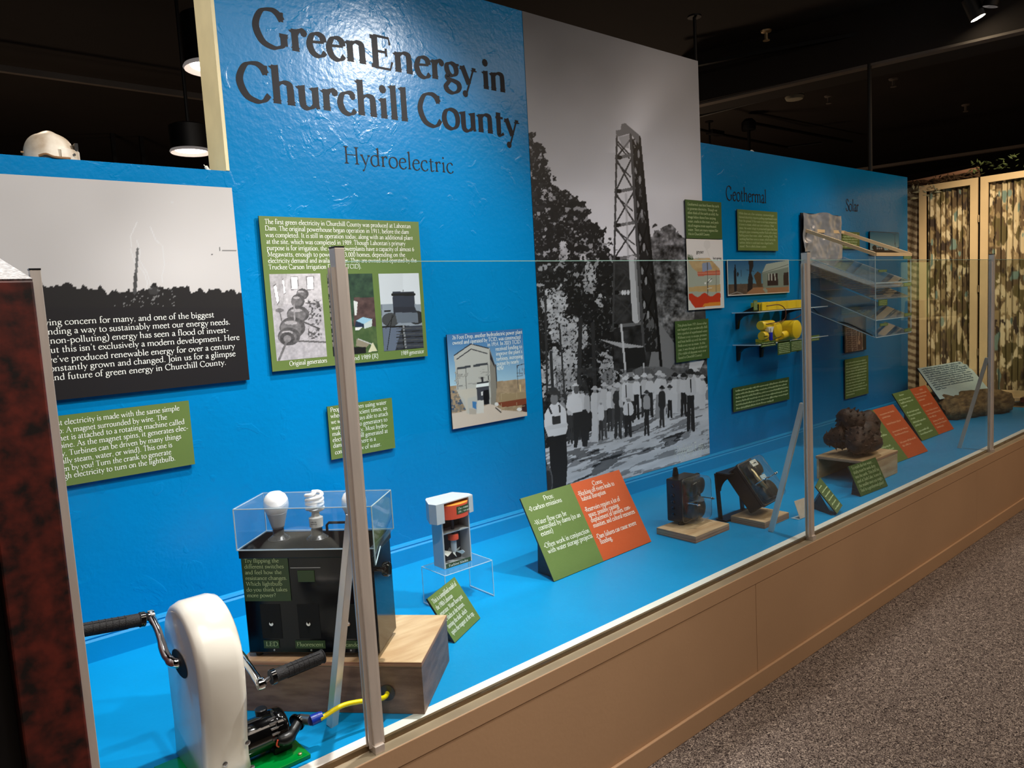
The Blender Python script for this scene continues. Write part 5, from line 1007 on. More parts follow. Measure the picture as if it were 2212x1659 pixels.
fs += [tuple(range(n_)), tuple(7 * n_ + k_ for k_ in range(n_))[::-1]]
mb.add(vs, fs); ho = mb.build('housing', 'housing', hc, smooth=True)
hub = Vector((XL_, 1.782, .792))
MB().lathe([(.030, -.0003), (.030, .0004)], hub - Vector((.0012, 0, .006)), (-1, 0, 0), 32, sx=1.9).build('axle_opening_shade', 'hole_shade', ho)  # flat dark disc stands for the shade inside the opening
for y_, z_ in ((1.663, .60), (1.665, .555)): pass
for x_, z_ in ((.548, .60), (.494, .572), (.553, .536)): MB().lathe([(.006, 0), (.006, .002), (.003, .003)], (x_, 1.664 - (.6 - z_) * -.03, z_), (0, -1, 0), 14).build('screw', 'steel', ho)
def crank(side, p_hub, p_end, h0, h1, lab):
    c_ = MB().tube([p_hub + Vector((side * -.01, 0, 0)), p_hub + Vector((side * .012, 0, 0)), p_hub.lerp(p_end, .25) + Vector((side * .016, 0, -.006)), p_hub.lerp(p_end, .62) + Vector((side * .006, 0, .004)), p_end], [.0125, .0125, .010, .0085, .0095], 12, smooth=5).build('crank_arm', 'chrome', hc, smooth=True)
    MB().lathe([(.012, -.008), (.0135, -.004), (.0135, .006), (.010, .010)], p_end, (side, 0, 0), 20).build('pedal_eye', 'chrome', c_, smooth='auto')
    MB().tube([p_end, h0], .005, 8).build('spindle', 'steel', c_)
    d_ = (h1 - h0).normalized(); L_ = (h1 - h0).length; g_ = MB()
    g_.lathe([(.0165, 0), (.0175, .002), (.0175, .012), (.0155, .014), (.0155, L_ - .004), (.0175, L_ - .002), (.0165, L_)], h0, d_, 24); go = g_.build('grip', 'rubber', c_, smooth='auto')
    rb = MB()
    for k_ in range(6): rb.lathe([(.0155, 0), (.0163, .0008), (.0163, .0018), (.0155, .0026)], h0 + d_ * (L_ * (.30 + .095 * k_)), d_, 24, caps=False)
    for k_ in range(3): a_ = k_ * 2.1; rb.bar(h0 + d_ * L_ * .28 + Vector((0, math.cos(a_), math.sin(a_))) * .0158, h0 + d_ * L_ * .92 + Vector((0, math.cos(a_), math.sin(a_))) * .0158, .002, .0012)
    rb.build('grip_ribs', 'rubber', go)
    MB().lathe([(.018, 0), (.018, .010)], h0 + d_ * .001, d_, 24).build('grip_collar', 'black_gloss', go, smooth='auto')
hl = Vector((XL_, 1.782, .792)); hr = Vector((XR_, 1.782, .792))
crank(-1, hl, Vector(PY(325, 1330, 1.895)), Vector(PY(313, 1337, 1.895)), Vector(PY(166, 1363, 1.895)), 'left')
crank(1, hr, Vector(PY(563, 1477, 1.645)), Vector(PY(584, 1464, 1.642)), Vector(PY(698, 1417, 1.642)), 'right')
# black generator motor lying on the plate, to the right of the housing
mo = MB(); mo.lathe([(.040, 0), (.043, .004), (.043, .088), (.045, .090), (.047, .094), (.047, .112), (.043, .118), (.030, .124), (.018, .126)], (XR_ - .01, 1.745, ZD + .062), (1, 0, 0), 36)
mtr = mo.build('motor', 'black_gloss', hc, smooth='auto')
v_ = MB()
for k_ in range(5): a_ = 2.1 + k_ * .28; cy_ = math.cos(a_) * .0445; cz_ = math.sin(a_) * .0445; v_.bar((XR_ + .064, 1.745 + cy_, ZD + .062 + cz_), (XR_ + .094, 1.745 + cy_, ZD + .062 + cz_), .004, .004)
v_.build('cooling_fins', 'steel', mtr)
MB().lathe([(.014, 0), (.015, .012), (.013, .014)], (XR_ + .065, 1.765, ZD + .100), (0, 0, 1), 20).build('screw_cap', 'black', mtr, smooth='auto')
MB().box(XR_ + .07, XR_ + .115, 1.71, 1.79, ZD + .012, ZD + .03).build('motor_mount', 'black', mtr, bevel=.003)
MB().tube([(XR_ + .075, 1.70, ZD + .052), (XR_ + .10, 1.697, ZD + .050), (XR_ + .125, 1.712, ZD + .058), (XR_ + .15, 1.732, ZD + .064)], [.013, .016, .013, .014], 14).build('elbow_connector', 'black', mtr, smooth=True)
MB().lathe([(.022, 0), (.022, .006), (.016, .010)], (XR_ + .135, 1.725, ZD + .062), (1, .5, .2), 16).build('gland_nut', 'black_gloss', mtr, smooth='auto')
MB().tube([(XR_ + .074, 1.693, ZD + .040), (XR_ + .068, 1.690, ZD + .048), (XR_ + .072, 1.690, ZD + .060)], .002, 8).build('red_wire', 'red_orange', mtr)
cab = thing('power_cable', 'yellow cable with blue tape running from the motor into the stained box', 'cable', (.76, 1.75, ZD + .06))
hole = BX @ Vector((hx, -.004, hz)); s0_ = Vector((XR_ + .148, 1.731, ZD + .064)); s1_ = Vector(PZ(673, 1556, .572)); s2_ = Vector(PZ(697, 1546, .575))
MB().tube([s2_ - Vector((.01, .006, .002)), s2_ + Vector((.06, -.004, .006)), hole + Vector((-.04, -.018, .006)), hole + Vector((-.008, -.008, -.002)), hole + Vector((.012, .012, .004))], .0062, 12, smooth=8).build('jacket', 'yellow_cable', cab, smooth=True)
MB().tube([s0_, s1_], .0125, 16).build('metal_sleeve', 'steel', cab, smooth='auto'); MB().tube([s1_ - Vector((.002, .001, 0)), s1_.lerp(s2_, .6), s2_], [.0135, .0130, .0115], 16, smooth=3).build('tape_wrap', 'blue_tape', cab, smooth='auto')

# ================================================================== generator model on its clear riser
rz = thing('acrylic_riser', 'clear acrylic riser under the grey generator model', 'clear stand', (1.53, 2.18, ZD))
MB().box(1.423, 1.640, 2.110, 2.256, ZD + .137, ZD + .140).build('top_sheet', 'acrylic', rz)
MB().box(1.423, 1.426, 2.110, 2.256, ZD + .001, ZD + .137).build('side_sheet', 'acrylic', rz); MB().box(1.637, 1.640, 2.110, 2.256, ZD + .001, ZD + .137).build('side_sheet', 'acrylic', rz)
e_ = MB()
for x_ in (1.4245, 1.6385):
    for y_ in (2.110, 2.256): e_.bar((x_, y_, ZD + .001), (x_, y_, ZD + .139), .0022, .0022)
    e_.bar((x_, 2.110, ZD + .139), (x_, 2.256, ZD + .139), .002, .002); e_.bar((x_, 2.110, ZD + .003), (x_, 2.256, ZD + .003), .004, .004)
for y_ in (2.110, 2.256): e_.bar((1.424, y_, ZD + .1385), (1.639, y_, ZD + .1385), .0022, .0022)
e_.build('polished_edges', 'acrylic_edge', rz)
zb = .6412; gm = thing('generator_model', 'grey cutaway model of a hydroelectric generator with an orange magnet', 'scale model', (1.52, 2.19, zb))
yf = 2.159
sh = MB(); sh.box(1.459, 1.465, yf, yf + .065, zb, .826).box(1.579, 1.584, yf, yf + .065, zb, .826).box(1.465, 1.579, yf + .06, yf + .065, zb, .826).box(1.465, 1.579, yf + .002, yf + .06, .766, .770).box(1.465, 1.579, yf, yf + .06, zb, zb + .004)
sh.build('tower', 'grey_plastic', gm, bevel=.0006); MB().box(1.466, 1.578, yf + .0585, yf + .0598, zb + .004, .824).build('dark_backing', 'dark_grey', gm)
hd = MB(); zt0, zt1 = .815, .884
hd.prism([(1.418, 2.172, zt0), (1.428, 2.140, zt0), (1.462, 2.140, zt0), (1.462, 2.252, zt0), (1.448, 2.236, zt0)], (0, 0, zt1 - zt0))
hd.prism([(1.578, 2.148, zt0 + .01), (1.600, 2.152, zt0 + .01), (1.606, 2.182, zt0 + .01), (1.578, 2.250, zt0 + .01)], (0, 0, zt1 - zt0 - .01)).prism([(1.462, 2.226, zt0), (1.578, 2.226, zt0), (1.578, 2.252, zt0), (1.462, 2.252, zt0)], (0, 0, zt1 - zt0))
hd.prism([(1.418, 2.172, zt1), (1.428, 2.140, zt1), (1.462, 2.140, zt1), (1.578, 2.150, zt1), (1.600, 2.152, zt1), (1.606, 2.182, zt1), (1.578, 2.250, zt1), (1.462, 2.252, zt1), (1.448, 2.236, zt1)], (0, 0, .004))
hd.build('tower_head', 'grey_plastic', gm, bevel=.0005)
arc = [(1.522 + .056 * math.cos(a_), 2.163 + .034 * math.sin(a_)) for a_ in [PI + PI * k_ / 18 for k_ in range(19)]]
mg = MB().prism([(x_, y_, .822) for x_, y_ in arc] + [(1.578, 2.215, .822), (1.466, 2.215, .822)], (0, 0, .050)).build('magnet', 'red_orange', gm)
MB().prism([(x_, y_ + .0003, .872) for x_, y_ in arc] + [(1.578, 2.215, .872), (1.466, 2.215, .872)], (0, 0, .0015)).build('magnet_top', 'orange_top', mg)
lb = MB(); pts_ = [(1.522 + .0566 * math.cos(a_), 2.163 + .0346 * math.sin(a_)) for a_ in [PI * (1.42 + .56 * k_ / 10) for k_ in range(11)]]
for p_, q_ in zip(pts_, pts_[1:]): lb.add([(p_[0], p_[1], .838), (q_[0], q_[1], .838), (q_[0], q_[1], .866), (p_[0], p_[1], .866)], [(0, 1, 2, 3)])
lo = lb.build('curved_label', 'dkgreen', mg); mb = MB(); put_text(mb, 'Generator', (1.514, 2.1272, .855), (1, .12, 0), Z1, .0105, .050, 10, 5, 3); put_text(mb, '(Magnet and', (1.514, 2.1272, .843), (1, .12, 0), Z1, .0105, .058, 8, 4, 3); mb.build('lettering', 'inkwhite', lo)
MB().lathe([(.006, 0), (.006, .095)], (1.524, 2.185, .730), seg=16).build('shaft', 'dark_grey', gm, smooth='auto'); MB().lathe([(.018, .003), (.020, 0), (.020, .018), (.018, .021)][1:], (1.524, 2.185, .733), seg=24).build('coupling', 'red_orange', gm, smooth='auto')
MB().lathe([(.004, 0), (.011, .02), (.011, .055)], (1.524, 2.185, .676), seg=16).build('turbine_hub', 'grey_plastic', gm, smooth='auto')
for k_ in range(5):
    a_ = 2 * PI * k_ / 5 + .3; d_ = Vector((math.cos(a_), math.sin(a_), 0)); s_ = Vector((-d_.y, d_.x, 0)); c_ = Vector((1.524, 2.185, .682))
    MB().prism([c_ + d_ * .008 + Z1 * .004, c_ + d_ * .034 + Z1 * .012 - s_ * .004, c_ + d_ * .040 + Z1 * .002 + s_ * .004, c_ + d_ * .028 - Z1 * .008 + s_ * .008], s_ * .002).build('turbine_blade', 'white_plastic', gm)
lo = MB().box(1.466, 1.578, yf - .0012, yf - .0002, zb + .0005, zb + .017).build('base_label', 'dkgreen', gm); mb = MB(); put_text(mb, 'Turbine blades', (1.476, yf - .0018, zb + .005), X1, Z1, .0125, .088, 10, 5, 3); mb.build('lettering', 'inkwhite', lo)

# ================================================================== two glass-covered meters on plywood squares
def ply_square(x0, x1, y0, y1, lab):
    t = thing('plywood_square', lab, 'wooden base', ((x0 + x1) / 2, (y0 + y1) / 2, ZD))
    MB().box(x0, x1, y0, y1, ZD + .001, ZD + .027).build('edge_plies', 'ply_edge', t); MB().box(x0 + .0005, x1 - .0005, y0 + .0005, y1 - .0005, ZD + .027, ZD + .030).build('top_veneer', 'ply', t)
ply_square(2.604, 2.858, 1.904, 2.118, 'square plywood base under the upright glass meter'); ply_square(2.966, 3.178, 1.790, 1.966, 'square plywood base under the tilted glass meter')
def rounded(x0, x1, z0, z1, y, r, k=5):
    P_ = []
    for cx_, cz_, a0 in ((x1 - r, z0 + r, -90), (x1 - r, z1 - r, 0), (x0 + r, z1 - r, 90), (x0 + r, z0 + r, 180)):
        for i_ in range(k + 1): a_ = math.radians(a0 + 90 * i_ / k); P_.append((cx_ + r * math.cos(a_), y, cz_ + r * math.sin(a_)))
    return P_
def meter(Mx, lab, w_, h_, upright):
    t = thing('electric_meter', lab, 'electric meter', Mx @ Vector((w_ / 2, -.08, 0)), group='antique electric meters')
    B_ = lambda: MB(Mx)
    B_().box(.0, w_, -.075, 0, .012, h_ - .012).build('base_casting', 'bakelite', t, bevel=.006)
    B_().prism(rounded(-.006, w_ + .006, .006, h_ - .006, -.075, .018), (0, -.008, 0)).build('rim', 'bakelite', t)
    if upright:
        for z_ in (.045, .075, .105, .135, .180): B_().lathe([(.0075, 0), (.0085, .003), (.005, .0035), (.004, .001)], (0, -.035, z_), (-1, 0, 0), 18).build('side_knockout', 'black_gloss', t)
        B_().prism([(w_ * .32, -.012, h_ - .012), (w_ * .60, -.012, h_ - .012), (w_ * .54, -.012, h_ + .022), (w_ * .50, -.012, h_ + .028), (w_ * .42, -.012, h_ + .028), (w_ * .38, -.012, h_ + .022)], (0, .010, 0)).build('hanging_lug', 'bakelite', t, bevel=.002)
        B_().lathe([(.006, 0), (.006, .0012)], (w_ * .46, -.0125, h_ + .012), (0, -1, 0), 14).build('lug_hole', 'hole_shade', t)
        B_().tube([(.012, -.06, .0), (.012, -.06, .02)], .009, 12).build('foot_lug', 'bakelite', t)
    # movement seen through the glass
    mv = MB(Mx)
    mv.box(.02, w_ - .02, -.088, -.080, .02, h_ - .02); mv.build('movement_plate', 'bakelite', t)
    for cx_, cz_, r_ in ((.30, .74, .036), (.70, .76, .038), (.34, .26, .036), (.68, .27, .042)):
        B_().lathe([(r_ * .5, 0), (r_, .004), (r_, .030), (r_ * .7, .034), (r_ * .3, .034)], (w_ * cx_, -.086, h_ * cz_), (0, -1, 0), 24).build('coil', 'bakelite', t, smooth='auto')
    B_().lathe([(.036, 0), (.036, .0015)], (w_ * .56, -.105, h_ * .50), (0, -.25, 1), 32).build('disc', 'steel', t)
    B_().bar((.015, -.10, h_ * .46), (w_ * .6, -.112, h_ * .46), .006, .006).build('cross_bar', 'brass', t)
    B_().lathe([(.020, 0), (.022, .002), (.020, .004)], (w_ * .32, -.104, h_ * .70), (0, -1, 0), 24).build('dial', 'paper' if upright else 'steel', t)
    if not upright:
        a_ = B_().box(w_ * .34, w_ * .72, -.124, -.120, h_ * .78, h_ * .91).build('register_plate', 'white_plastic', t, bevel=.001)
        mb = MB(Mx); put_scribble(mb, (w_ * .37, -.1245, h_ * .83), X1, Z1, w_ * .32, .008, 8); mb.build('lettering', 'dark_grey', a_)
        B_().box(w_ * .50, w_ * .82, -.112, -.108, h_ * .46, h_ * .58).build('clear_plate', 'acrylic_edge', t)
        B_().tube([(w_ * .15, -.1, h_ * .80), (w_ * .22, -.115, h_ * .72), (w_ * .2, -.12, h_ * .52), (w_ * .3, -.12, h_ * .3)], .010, 10).build('bent_yoke', 'brass', t, smooth=True)
    # moulded glass cover
    P0 = rounded(.0, w_, .010, h_ - .010, -.083, .020); P1 = rounded(.001, w_ - .001, .011, h_ - .011, -.135, .022); P2 = rounded(.006, w_ - .006, .016, h_ - .016, -.146, .024); P3 = rounded(.018, w_ - .018, .028, h_ - .028, -.149, .020)
    n_ = len(P0); g_ = MB(Mx); fs_ = [(a_ * n_ + i_, a_ * n_ + (i_ + 1) % n_, (a_ + 1) * n_ + (i_ + 1) % n_, (a_ + 1) * n_ + i_) for a_ in range(3) for i_ in range(n_)] + [tuple(3 * n_ + i_ for i_ in range(n_))]
    g_.add(P0 + P1 + P2 + P3, fs_); g_.build('glass_cover', 'acrylic_haze', t, smooth=True)
    rr = MB(Mx)
    for i_ in range(n_): rr.bar(P0[i_], P0[(i_ + 1) % n_], .0035, .0035)
    rr.build('cover_bead', 'steel', t)
    for x_ in (.018, w_ - .012):
        B_().tube([(x_, -.083, h_ * .47), (x_, -.160, h_ * .47)], .0022, 8).build('cover_stud', 'chrome', t); B_().lathe([(.0065, 0), (.0065, .004), (.004, .005), (.0045, .012), (.002, .014)], (x_, -.150, h_ * .47), (0, -1, 0), 10).build('nut', 'chrome', t)
    return t
meter(Matrix.Translation((2.688, 2.122, ZD + .031)) @ Matrix.Rotation(math.radians(6), 4, 'Z'), 'upright antique electric meter in a square glass cover', .160, .222, True)
m2 = meter(Matrix.Translation((3.006, 1.880, ZD + .033)) @ Matrix.Rotation(math.radians(8), 4, 'Z') @ Matrix.Rotation(math.radians(-36), 4, 'X'), 'antique electric meter tilted back on a black stand', .160, .240, False)
st = thing('display_stand', 'black arched stand holding the tilted meter', 'display stand', (3.0, 2.02, ZD))
MB().prism([(2.952, 2.035, ZD + .001), (2.952, 1.975, ZD + .001), (2.940, 1.975, ZD + .010), (2.940, 2.035, ZD + .010)], (.24, .0, 0)).build('stand_foot', 'black', st)
for x_ in (2.962, 3.150): MB().bar((x_, 2.02, ZD + .004), (x_, 2.035, ZD + .200), .022, .012).build('stand_leg', 'black', st, bevel=.002)
ar = [(2.951, 2.02, ZD + .14), (2.973, 2.02, ZD + .14)] + [(3.056 + .083 * math.cos(a_), 2.02, ZD + .14 + .050 * math.sin(a_)) for a_ in [PI - PI * k_ / 10 for k_ in range(11)]] + [(3.161, 2.02, ZD + .14), (3.161, 2.03, ZD + .225), (2.951, 2.03, ZD + .225)]
MB().prism(ar, (0, .012, 0)).build('stand_arch', 'black', st); MB().box(2.953, 3.159, 1.960, 2.035, ZD + .225, ZD + .232).build('stand_top', 'black', st, bevel=.002)

t = thing('small_card', 'little blank tan card in a clear holder left of the second post', 'card', (3.22, 1.75, ZD))
qd = [Vector(PZ(1728, 1121, ZD + .003)), Vector(PZ(1750, 1113, ZD + .003))]; ux_ = (qd[1] - qd[0]).normalized(); up_ = Vector((-ux_.y * .35, ux_.x * .35, .94)).normalized()
MB().prism([qd[0], qd[0] + ux_ * .085, qd[0] + ux_ * .085 + up_ * .085, qd[0] + up_ * .085], Vector((ux_.y, -ux_.x, 0)) * .001).build('card', 'paper', t)
MB().prism([qd[0] - ux_ * .01 + Vector((0, .04, -.002)), qd[0] + ux_ * .08 + Vector((0, .04, -.002)), qd[0] + ux_ * .08 + Vector((0, .0, -.002)), qd[0] - ux_ * .01 + Vector((0, 0, -.002))], (0, 0, .0015)).build('holder', 'acrylic_edge', t)

# ================================================================== plywood box with the drill bit
pb = thing('plywood_box', 'open-ended plywood box under the rusty drill bit', 'wooden box', (4.16, 1.92, ZD))
x0, x1, y0, y1, zt = 3.970, 4.350, 1.774, 2.066, ZD + .132
MB().box(x0, x1, y0, y1, zt - .016, zt).build('top_board', 'ply', pb, bevel=.0008); pass
MB().box(x0 + .002, x1 - .001, y0 + .002, y0 + .014, ZD + .001, zt - .0165).build('front_board', 'ply', pb); MB().box(x1 - .013, x1 - .001, y0 + .016, y1 - .002, ZD + .001, zt - .0165).build('end_board', 'ply', pb); MB().box(x0 + .002, x1 - .014, y1 - .016, y1 - .004, ZD + .001, zt - .0165).build('back_board', 'ply', pb)
MB().box(x0 - .0008, x0, y0, y1, zt - .014, zt - .003).box(x0, x1, y0 - .0008, y0, zt - .014, zt - .003).build('ply_edge', 'ply_edge', pb)
db = thing('drill_bit', 'rusty three-cone drill bit lying on the plywood box', 'drill bit', (4.145, 1.915, zt))
def SB(p): return Vector((4.145 + (p.x - 4.04) * 1.15, 1.915 + (p.y - 1.87) * 1.02, zt + (p.z - zt) * 1.12))
def lump(c, r, ax, sc_, seed, name, par, amp=.10, n=26):
    mb = MB(); q_ = Vector(ax).to_track_quat('Z', 'Y').to_matrix(); vs_ = []; rings_ = n // 2
    for i_ in range(rings_ + 1):
        ph = PI * i_ / rings_
        for k_ in range(n):
            th_ = 2 * PI * k_ / n; d_ = Vector((math.sin(ph) * math.cos(th_), math.sin(ph) * math.sin(th_), math.cos(ph))); nn = mnoise.noise(d_ * 2.3 + Vector((seed, 0, 0))) * amp + mnoise.noise(d_ * 7 + Vector((0, seed, 0))) * amp * .4
            p_ = Vector((d_.x * sc_[0], d_.y * sc_[1], d_.z * sc_[2])) * r * (1 + nn); vs_.append(SB(Vector(c) + q_ @ p_))
    mb.add(vs_, [(i_ * n + k_, (i_ + 1) * n + k_, (i_ + 1) * n + (k_ + 1) % n, i_ * n + (k_ + 1) % n) for i_ in range(rings_) for k_ in range(n)])
    return mb.build(name, 'bitmetal', par, smooth=True)
body = lump((4.085, 1.865, zt + .083), .10, (1, .15, .1), (.95, .85, 1.0), 3, 'bit_body', db, .14)
lump((4.150, 1.870, zt + .128), .085, (1, 0, .3), (.8, .9, .9), 9, 'bit_shoulder', db, .12)
lump((4.020, 1.800, zt + .062), .066, (1, -.2, 0), (.92, .7, 1.5), 14, 'bit_leg', db, .10)
def cone(c, ax, r, L_, seed):
    ax = Vector(ax).normalized(); c = SB(Vector(c)); r *= 1.12; L_ *= 1.12; co = MB(); co.lathe([(r * .55, -L_ * .35), (r * .95, -L_ * .3), (r, -L_ * .12), (r * .93, 0), (r * .84, L_ * .12), (r * .80, L_ * .28), (r * .58, L_ * .42), (r * .50, L_ * .62), (r * .22, L_ * .75)], c, ax, 28)
    o_ = co.build('cutter_cone', 'bitmetal', db, smooth=True); q_ = ax.to_track_quat('Z', 'Y').to_matrix(); tm = MB(); rr_ = random.Random(seed)
    for row, (rr0, zz, nt_) in enumerate(((r * .98, -L_ * .1, 16), (r * .84, L_ * .2, 13), (r * .55, L_ * .5, 8))):
        for k_ in range(nt_):
            th_ = 2 * PI * (k_ + rr_.random() * .2) / nt_; d_ = Vector((math.cos(th_), math.sin(th_), 0)); s_ = Vector((-d_.y, d_.x, 0)); b_ = d_ * rr0 * .92 + Z1 * zz; hgt = r * rr_.uniform(.20, .30); wt = r * .10
            tm.add([Vector(c) + q_ @ (b_ + s_ * wt + Z1 * wt * .8), Vector(c) + q_ @ (b_ - s_ * wt + Z1 * wt * .8), Vector(c) + q_ @ (b_ - s_ * wt - Z1 * wt * .8), Vector(c) + q_ @ (b_ + s_ * wt - Z1 * wt * .8), Vector(c) + q_ @ (b_ + d_ * hgt + s_ * wt * .3), Vector(c) + q_ @ (b_ + d_ * hgt - s_ * wt * .3)], [(0, 3, 2, 1), (0, 1, 5, 4), (2, 3, 4, 5), (1, 2, 5), (3, 0, 4)])
    tm.build('cutter_teeth', 'bitmetal', o_, smooth=False)
cone((3.965, 1.820, zt + .080), (-.35, -.1, -.15), .072, .10, 1); cone((4.030, 1.900, zt + .165), (-.5, .2, .45), .070, .10, 2); cone((3.975, 1.940, zt + .085), (-.3, .5, -.1), .060, .09, 3)
for c_ in ((4.075, 1.775, zt + .105), (4.110, 1.785, zt + .118), (4.060, 1.782, zt + .080), (4.135, 1.800, zt + .150)): MB().lathe([(.012, -.01), (.011, .006), (.007, .007), (.006, .001)], SB(Vector(c_)), (.1, -1, .2), 16).build('nozzle_hole', 'bitmetal', body)

# pale blue board on a log at the right end
bl = thing('log', 'flat-cut weathered log lying on the deck under the pale blue board', 'log', (6.6, 2.1, ZD))
la = Vector((6.28, 2.275, ZD + .075)); lb_ = Vector((7.03, 2.02, ZD + .075)); n_ = 26; lg = MB(); vs_ = []; rg_ = 22
dl = (lb_ - la).normalized(); sl = Vector((-dl.y, dl.x, 0))
for i_ in range(rg_ + 1):
    p_ = la.lerp(lb_, i_ / rg_); k0 = min(1, .55 + i_ / rg_ * 5, .55 + (rg_ - i_) / rg_ * 3)
    for k_ in range(n_):
        th_ = 2 * PI * k_ / n_; v3 = Vector((i_ * .22, math.cos(th_) * .8, math.sin(th_) * .8)); r_ = k0 * (1 + .30 * mnoise.noise(v3 * 1.6) + .12 * mnoise.noise(v3 * 5)); zz = math.sin(th_) * r_ * .105; zz = max(zz, -.0735)
        vs_.append(p_ + sl * math.cos(th_) * r_ * .16 + Z1 * zz)
lg.add(vs_, [(i_ * n_ + k_, (i_ + 1) * n_ + k_, (i_ + 1) * n_ + (k_ + 1) % n_, i_ * n_ + (k_ + 1) % n_) for i_ in range(rg_) for k_ in range(n_)] + [tuple(range(n_))[::-1], tuple(rg_ * n_ + k_ for k_ in range(n_))]); lg.build('wood', 'log', bl, smooth=True)
Bq = [Vector(PZ(2030, 863, .665)), Vector(PZ(2135, 840, .665)), Vector(PZ(2094, 779, .86)), Vector(PZ(1982, 796, .86))]
_d = (Bq[1] - Bq[0]).normalized(); Bq[2] = Bq[3] + _d * (Bq[2] - Bq[3]).dot(_d); nb_ = (Bq[1] - Bq[0]).cross(Bq[3] - Bq[0]).normalized(); nb_ = -nb_ if nb_.y > 0 else nb_
t = thing('text_board', 'pale blue printed board resting on the weathered log', 'text board', (Bq[0] + Bq[1]) / 2)
MB().prism(Bq, -nb_ * .008).build('board', 'board_edge', t); MB().prism([p_ + nb_ * .0012 for p_ in Bq], -nb_ * .0012).build('face', 'paleblue', t)
mb = MB(); e1 = Bq[1] - Bq[0]; e2 = Bq[3] - Bq[0]
for k_ in range(11): put_scribble(mb, Bq[0] + e2 * (.92 - .066 * k_) + e1 * .05 + nb_ * .002, e1, e2, e1.length * (.84, .8, .88, .9, .82, .88, .9, .86, .84, .8, .2)[k_], .032, 200 + k_)
mb.build('lettering', 'inkslate', t)

# ================================================================== wall shelves and the yellow turbine parts
def shelf(z, lab, brx, y0=2.50, xa=4.115, xb=5.0):
    t = thing('wall_shelf', lab, 'shelf', (4.5, YW, z), group='clear wall shelves'); MB().box(xa, xb, y0, YW - .001, z - .006, z).build('shelf_sheet', 'acrylic', t)
    e_ = MB(); e_.bar((xa, y0, z - .003), (xb, y0, z - .003), .006, .006); e_.bar((xa, y0, z - .003), (xa, YW - .002, z - .003), .005, .006); e_.build('polished_edge', 'acrylic_edge', t)
    for x_ in brx:
        b_ = MB(); b_.prism([(x_, YW - .002, z - .0065), (x_, y0 + .01, z - .0065), (x_, y0 + .01, z - .012), (x_, y0 + .09, z - .020), (x_, YW - .045, z - .032), (x_, YW - .022, z - .055), (x_, YW - .014, z - .105), (x_, YW - .002, z - .108)], (.026, 0, 0)); b_.build('bracket', 'black', t, bevel=.002)
shelf(1.455, 'upper clear wall shelf on black brackets with yellow parts', (4.15, 4.72)); shelf(1.252, 'lower clear wall shelf on black brackets with the yellow turbine parts', (4.15, 4.42, 4.90))
def yfrm(u, v, y): return Vector(PY(u, v, y))
gt = thing('geothermal_model', 'model of yellow cylinders on the lower clear shelf', 'scale model', (4.4, 2.57, 1.253))
def ycyl(c, ax, r, L_, nm='cylinder', m='yellow', par=None): return MB().lathe([(r * .92, 0), (r, .003), (r, L_ - .003), (r * .92, L_)], c, ax, 24).build(nm, m, par or gt, smooth='auto')
zs = 1.253
ycyl((4.20, 2.535, zs + .112), (1, 0, 0), .028, .14); ycyl((4.205, 2.53, zs + .046), (1, 0, 0), .028, .045); ycyl((4.33, 2.53, zs + .046), (1, 0, 0), .027, .05); ycyl((4.23, 2.555, zs + .018), (1, 0, 0), .018, .16)
ycyl((4.355, 2.60, zs + .075), (0, -1, 0), .050, .10, 'drum'); ycyl((4.455, 2.545, zs + .032), (1, .1, .06), .026, .12); ycyl((4.59, 2.62, zs + .065), (0, -1, 0), .060, .12, 'drum'); MB().box(4.28, 4.70, 2.56, 2.62, zs, zs + .022).build('base_block', 'yellow', gt, bevel=.003)
MB().prism([(4.235, 2.50, zs + .10), (4.305, 2.50, zs + .10), (4.285, 2.50, zs + .062), (4.255, 2.50, zs + .062)], (0, .03, 0)).build('funnel', 'white_plastic', gt, bevel=.002)
ycyl((4.262, 2.500, zs + .016), (0, 0, 1), .0115, .050, 'blue_canister', 'blue_plastic'); MB().tube([(4.262, 2.500, zs), (4.262, 2.500, zs + .09)], .0025, 8).build('canister_pin', 'black', gt)
MB().tube([(4.295, 2.496, zs + .020), (4.385, 2.498, zs + .032)], .0022, 8).build('black_rod', 'black', gt); MB().tube([(4.185, 2.50, zs + .046), (4.225, 2.50, zs + .046)], .0022, 8).build('black_rod', 'black', gt)
ym = thing('yellow_tray_model', 'row of low yellow cups on the upper clear shelf', 'scale model', (4.5, 2.57, 1.456))
for k_ in range(5):
    x_ = 4.26 + k_ * .122; MB().lathe([(.052, 0), (.054, .005), (.054, .052), (.050, .052), (.048, .008)], (x_ + .05, 2.60, 1.456), seg=28, sx=1.12, sy=1).build('cup', 'yellow', ym, smooth='auto')
MB().box(4.25, 4.86, 2.548, 2.556, 1.456, 1.505).build('front_strip', 'yellow', ym, bevel=.002)
tb = thing('hose', 'thin dark red tube looping from the upper shelf to the yellow cylinders', 'tube', (4.3, 2.5, 1.4))
MB().tube([(4.22, 2.50, 1.485), (4.32, 2.475, 1.488), (4.372, 2.465, 1.462), (4.385, 2.465, 1.42), (4.365, 2.48, 1.385), (4.22, 2.51, 1.372)], .0028, 8, smooth=6).build('tube', 'copper', tb, smooth=True)
tb = thing('hose', 'thin red tube rising from the right yellow drum to the upper shelf', 'tube', (4.62, 2.5, 1.4))
MB().tube([(4.60, 2.56, 1.375), (4.61, 2.50, 1.40), (4.66, 2.48, 1.44), (4.76, 2.50, 1.470)], .0028, 8, smooth=6).build('tube', 'copper', tb, smooth=True)
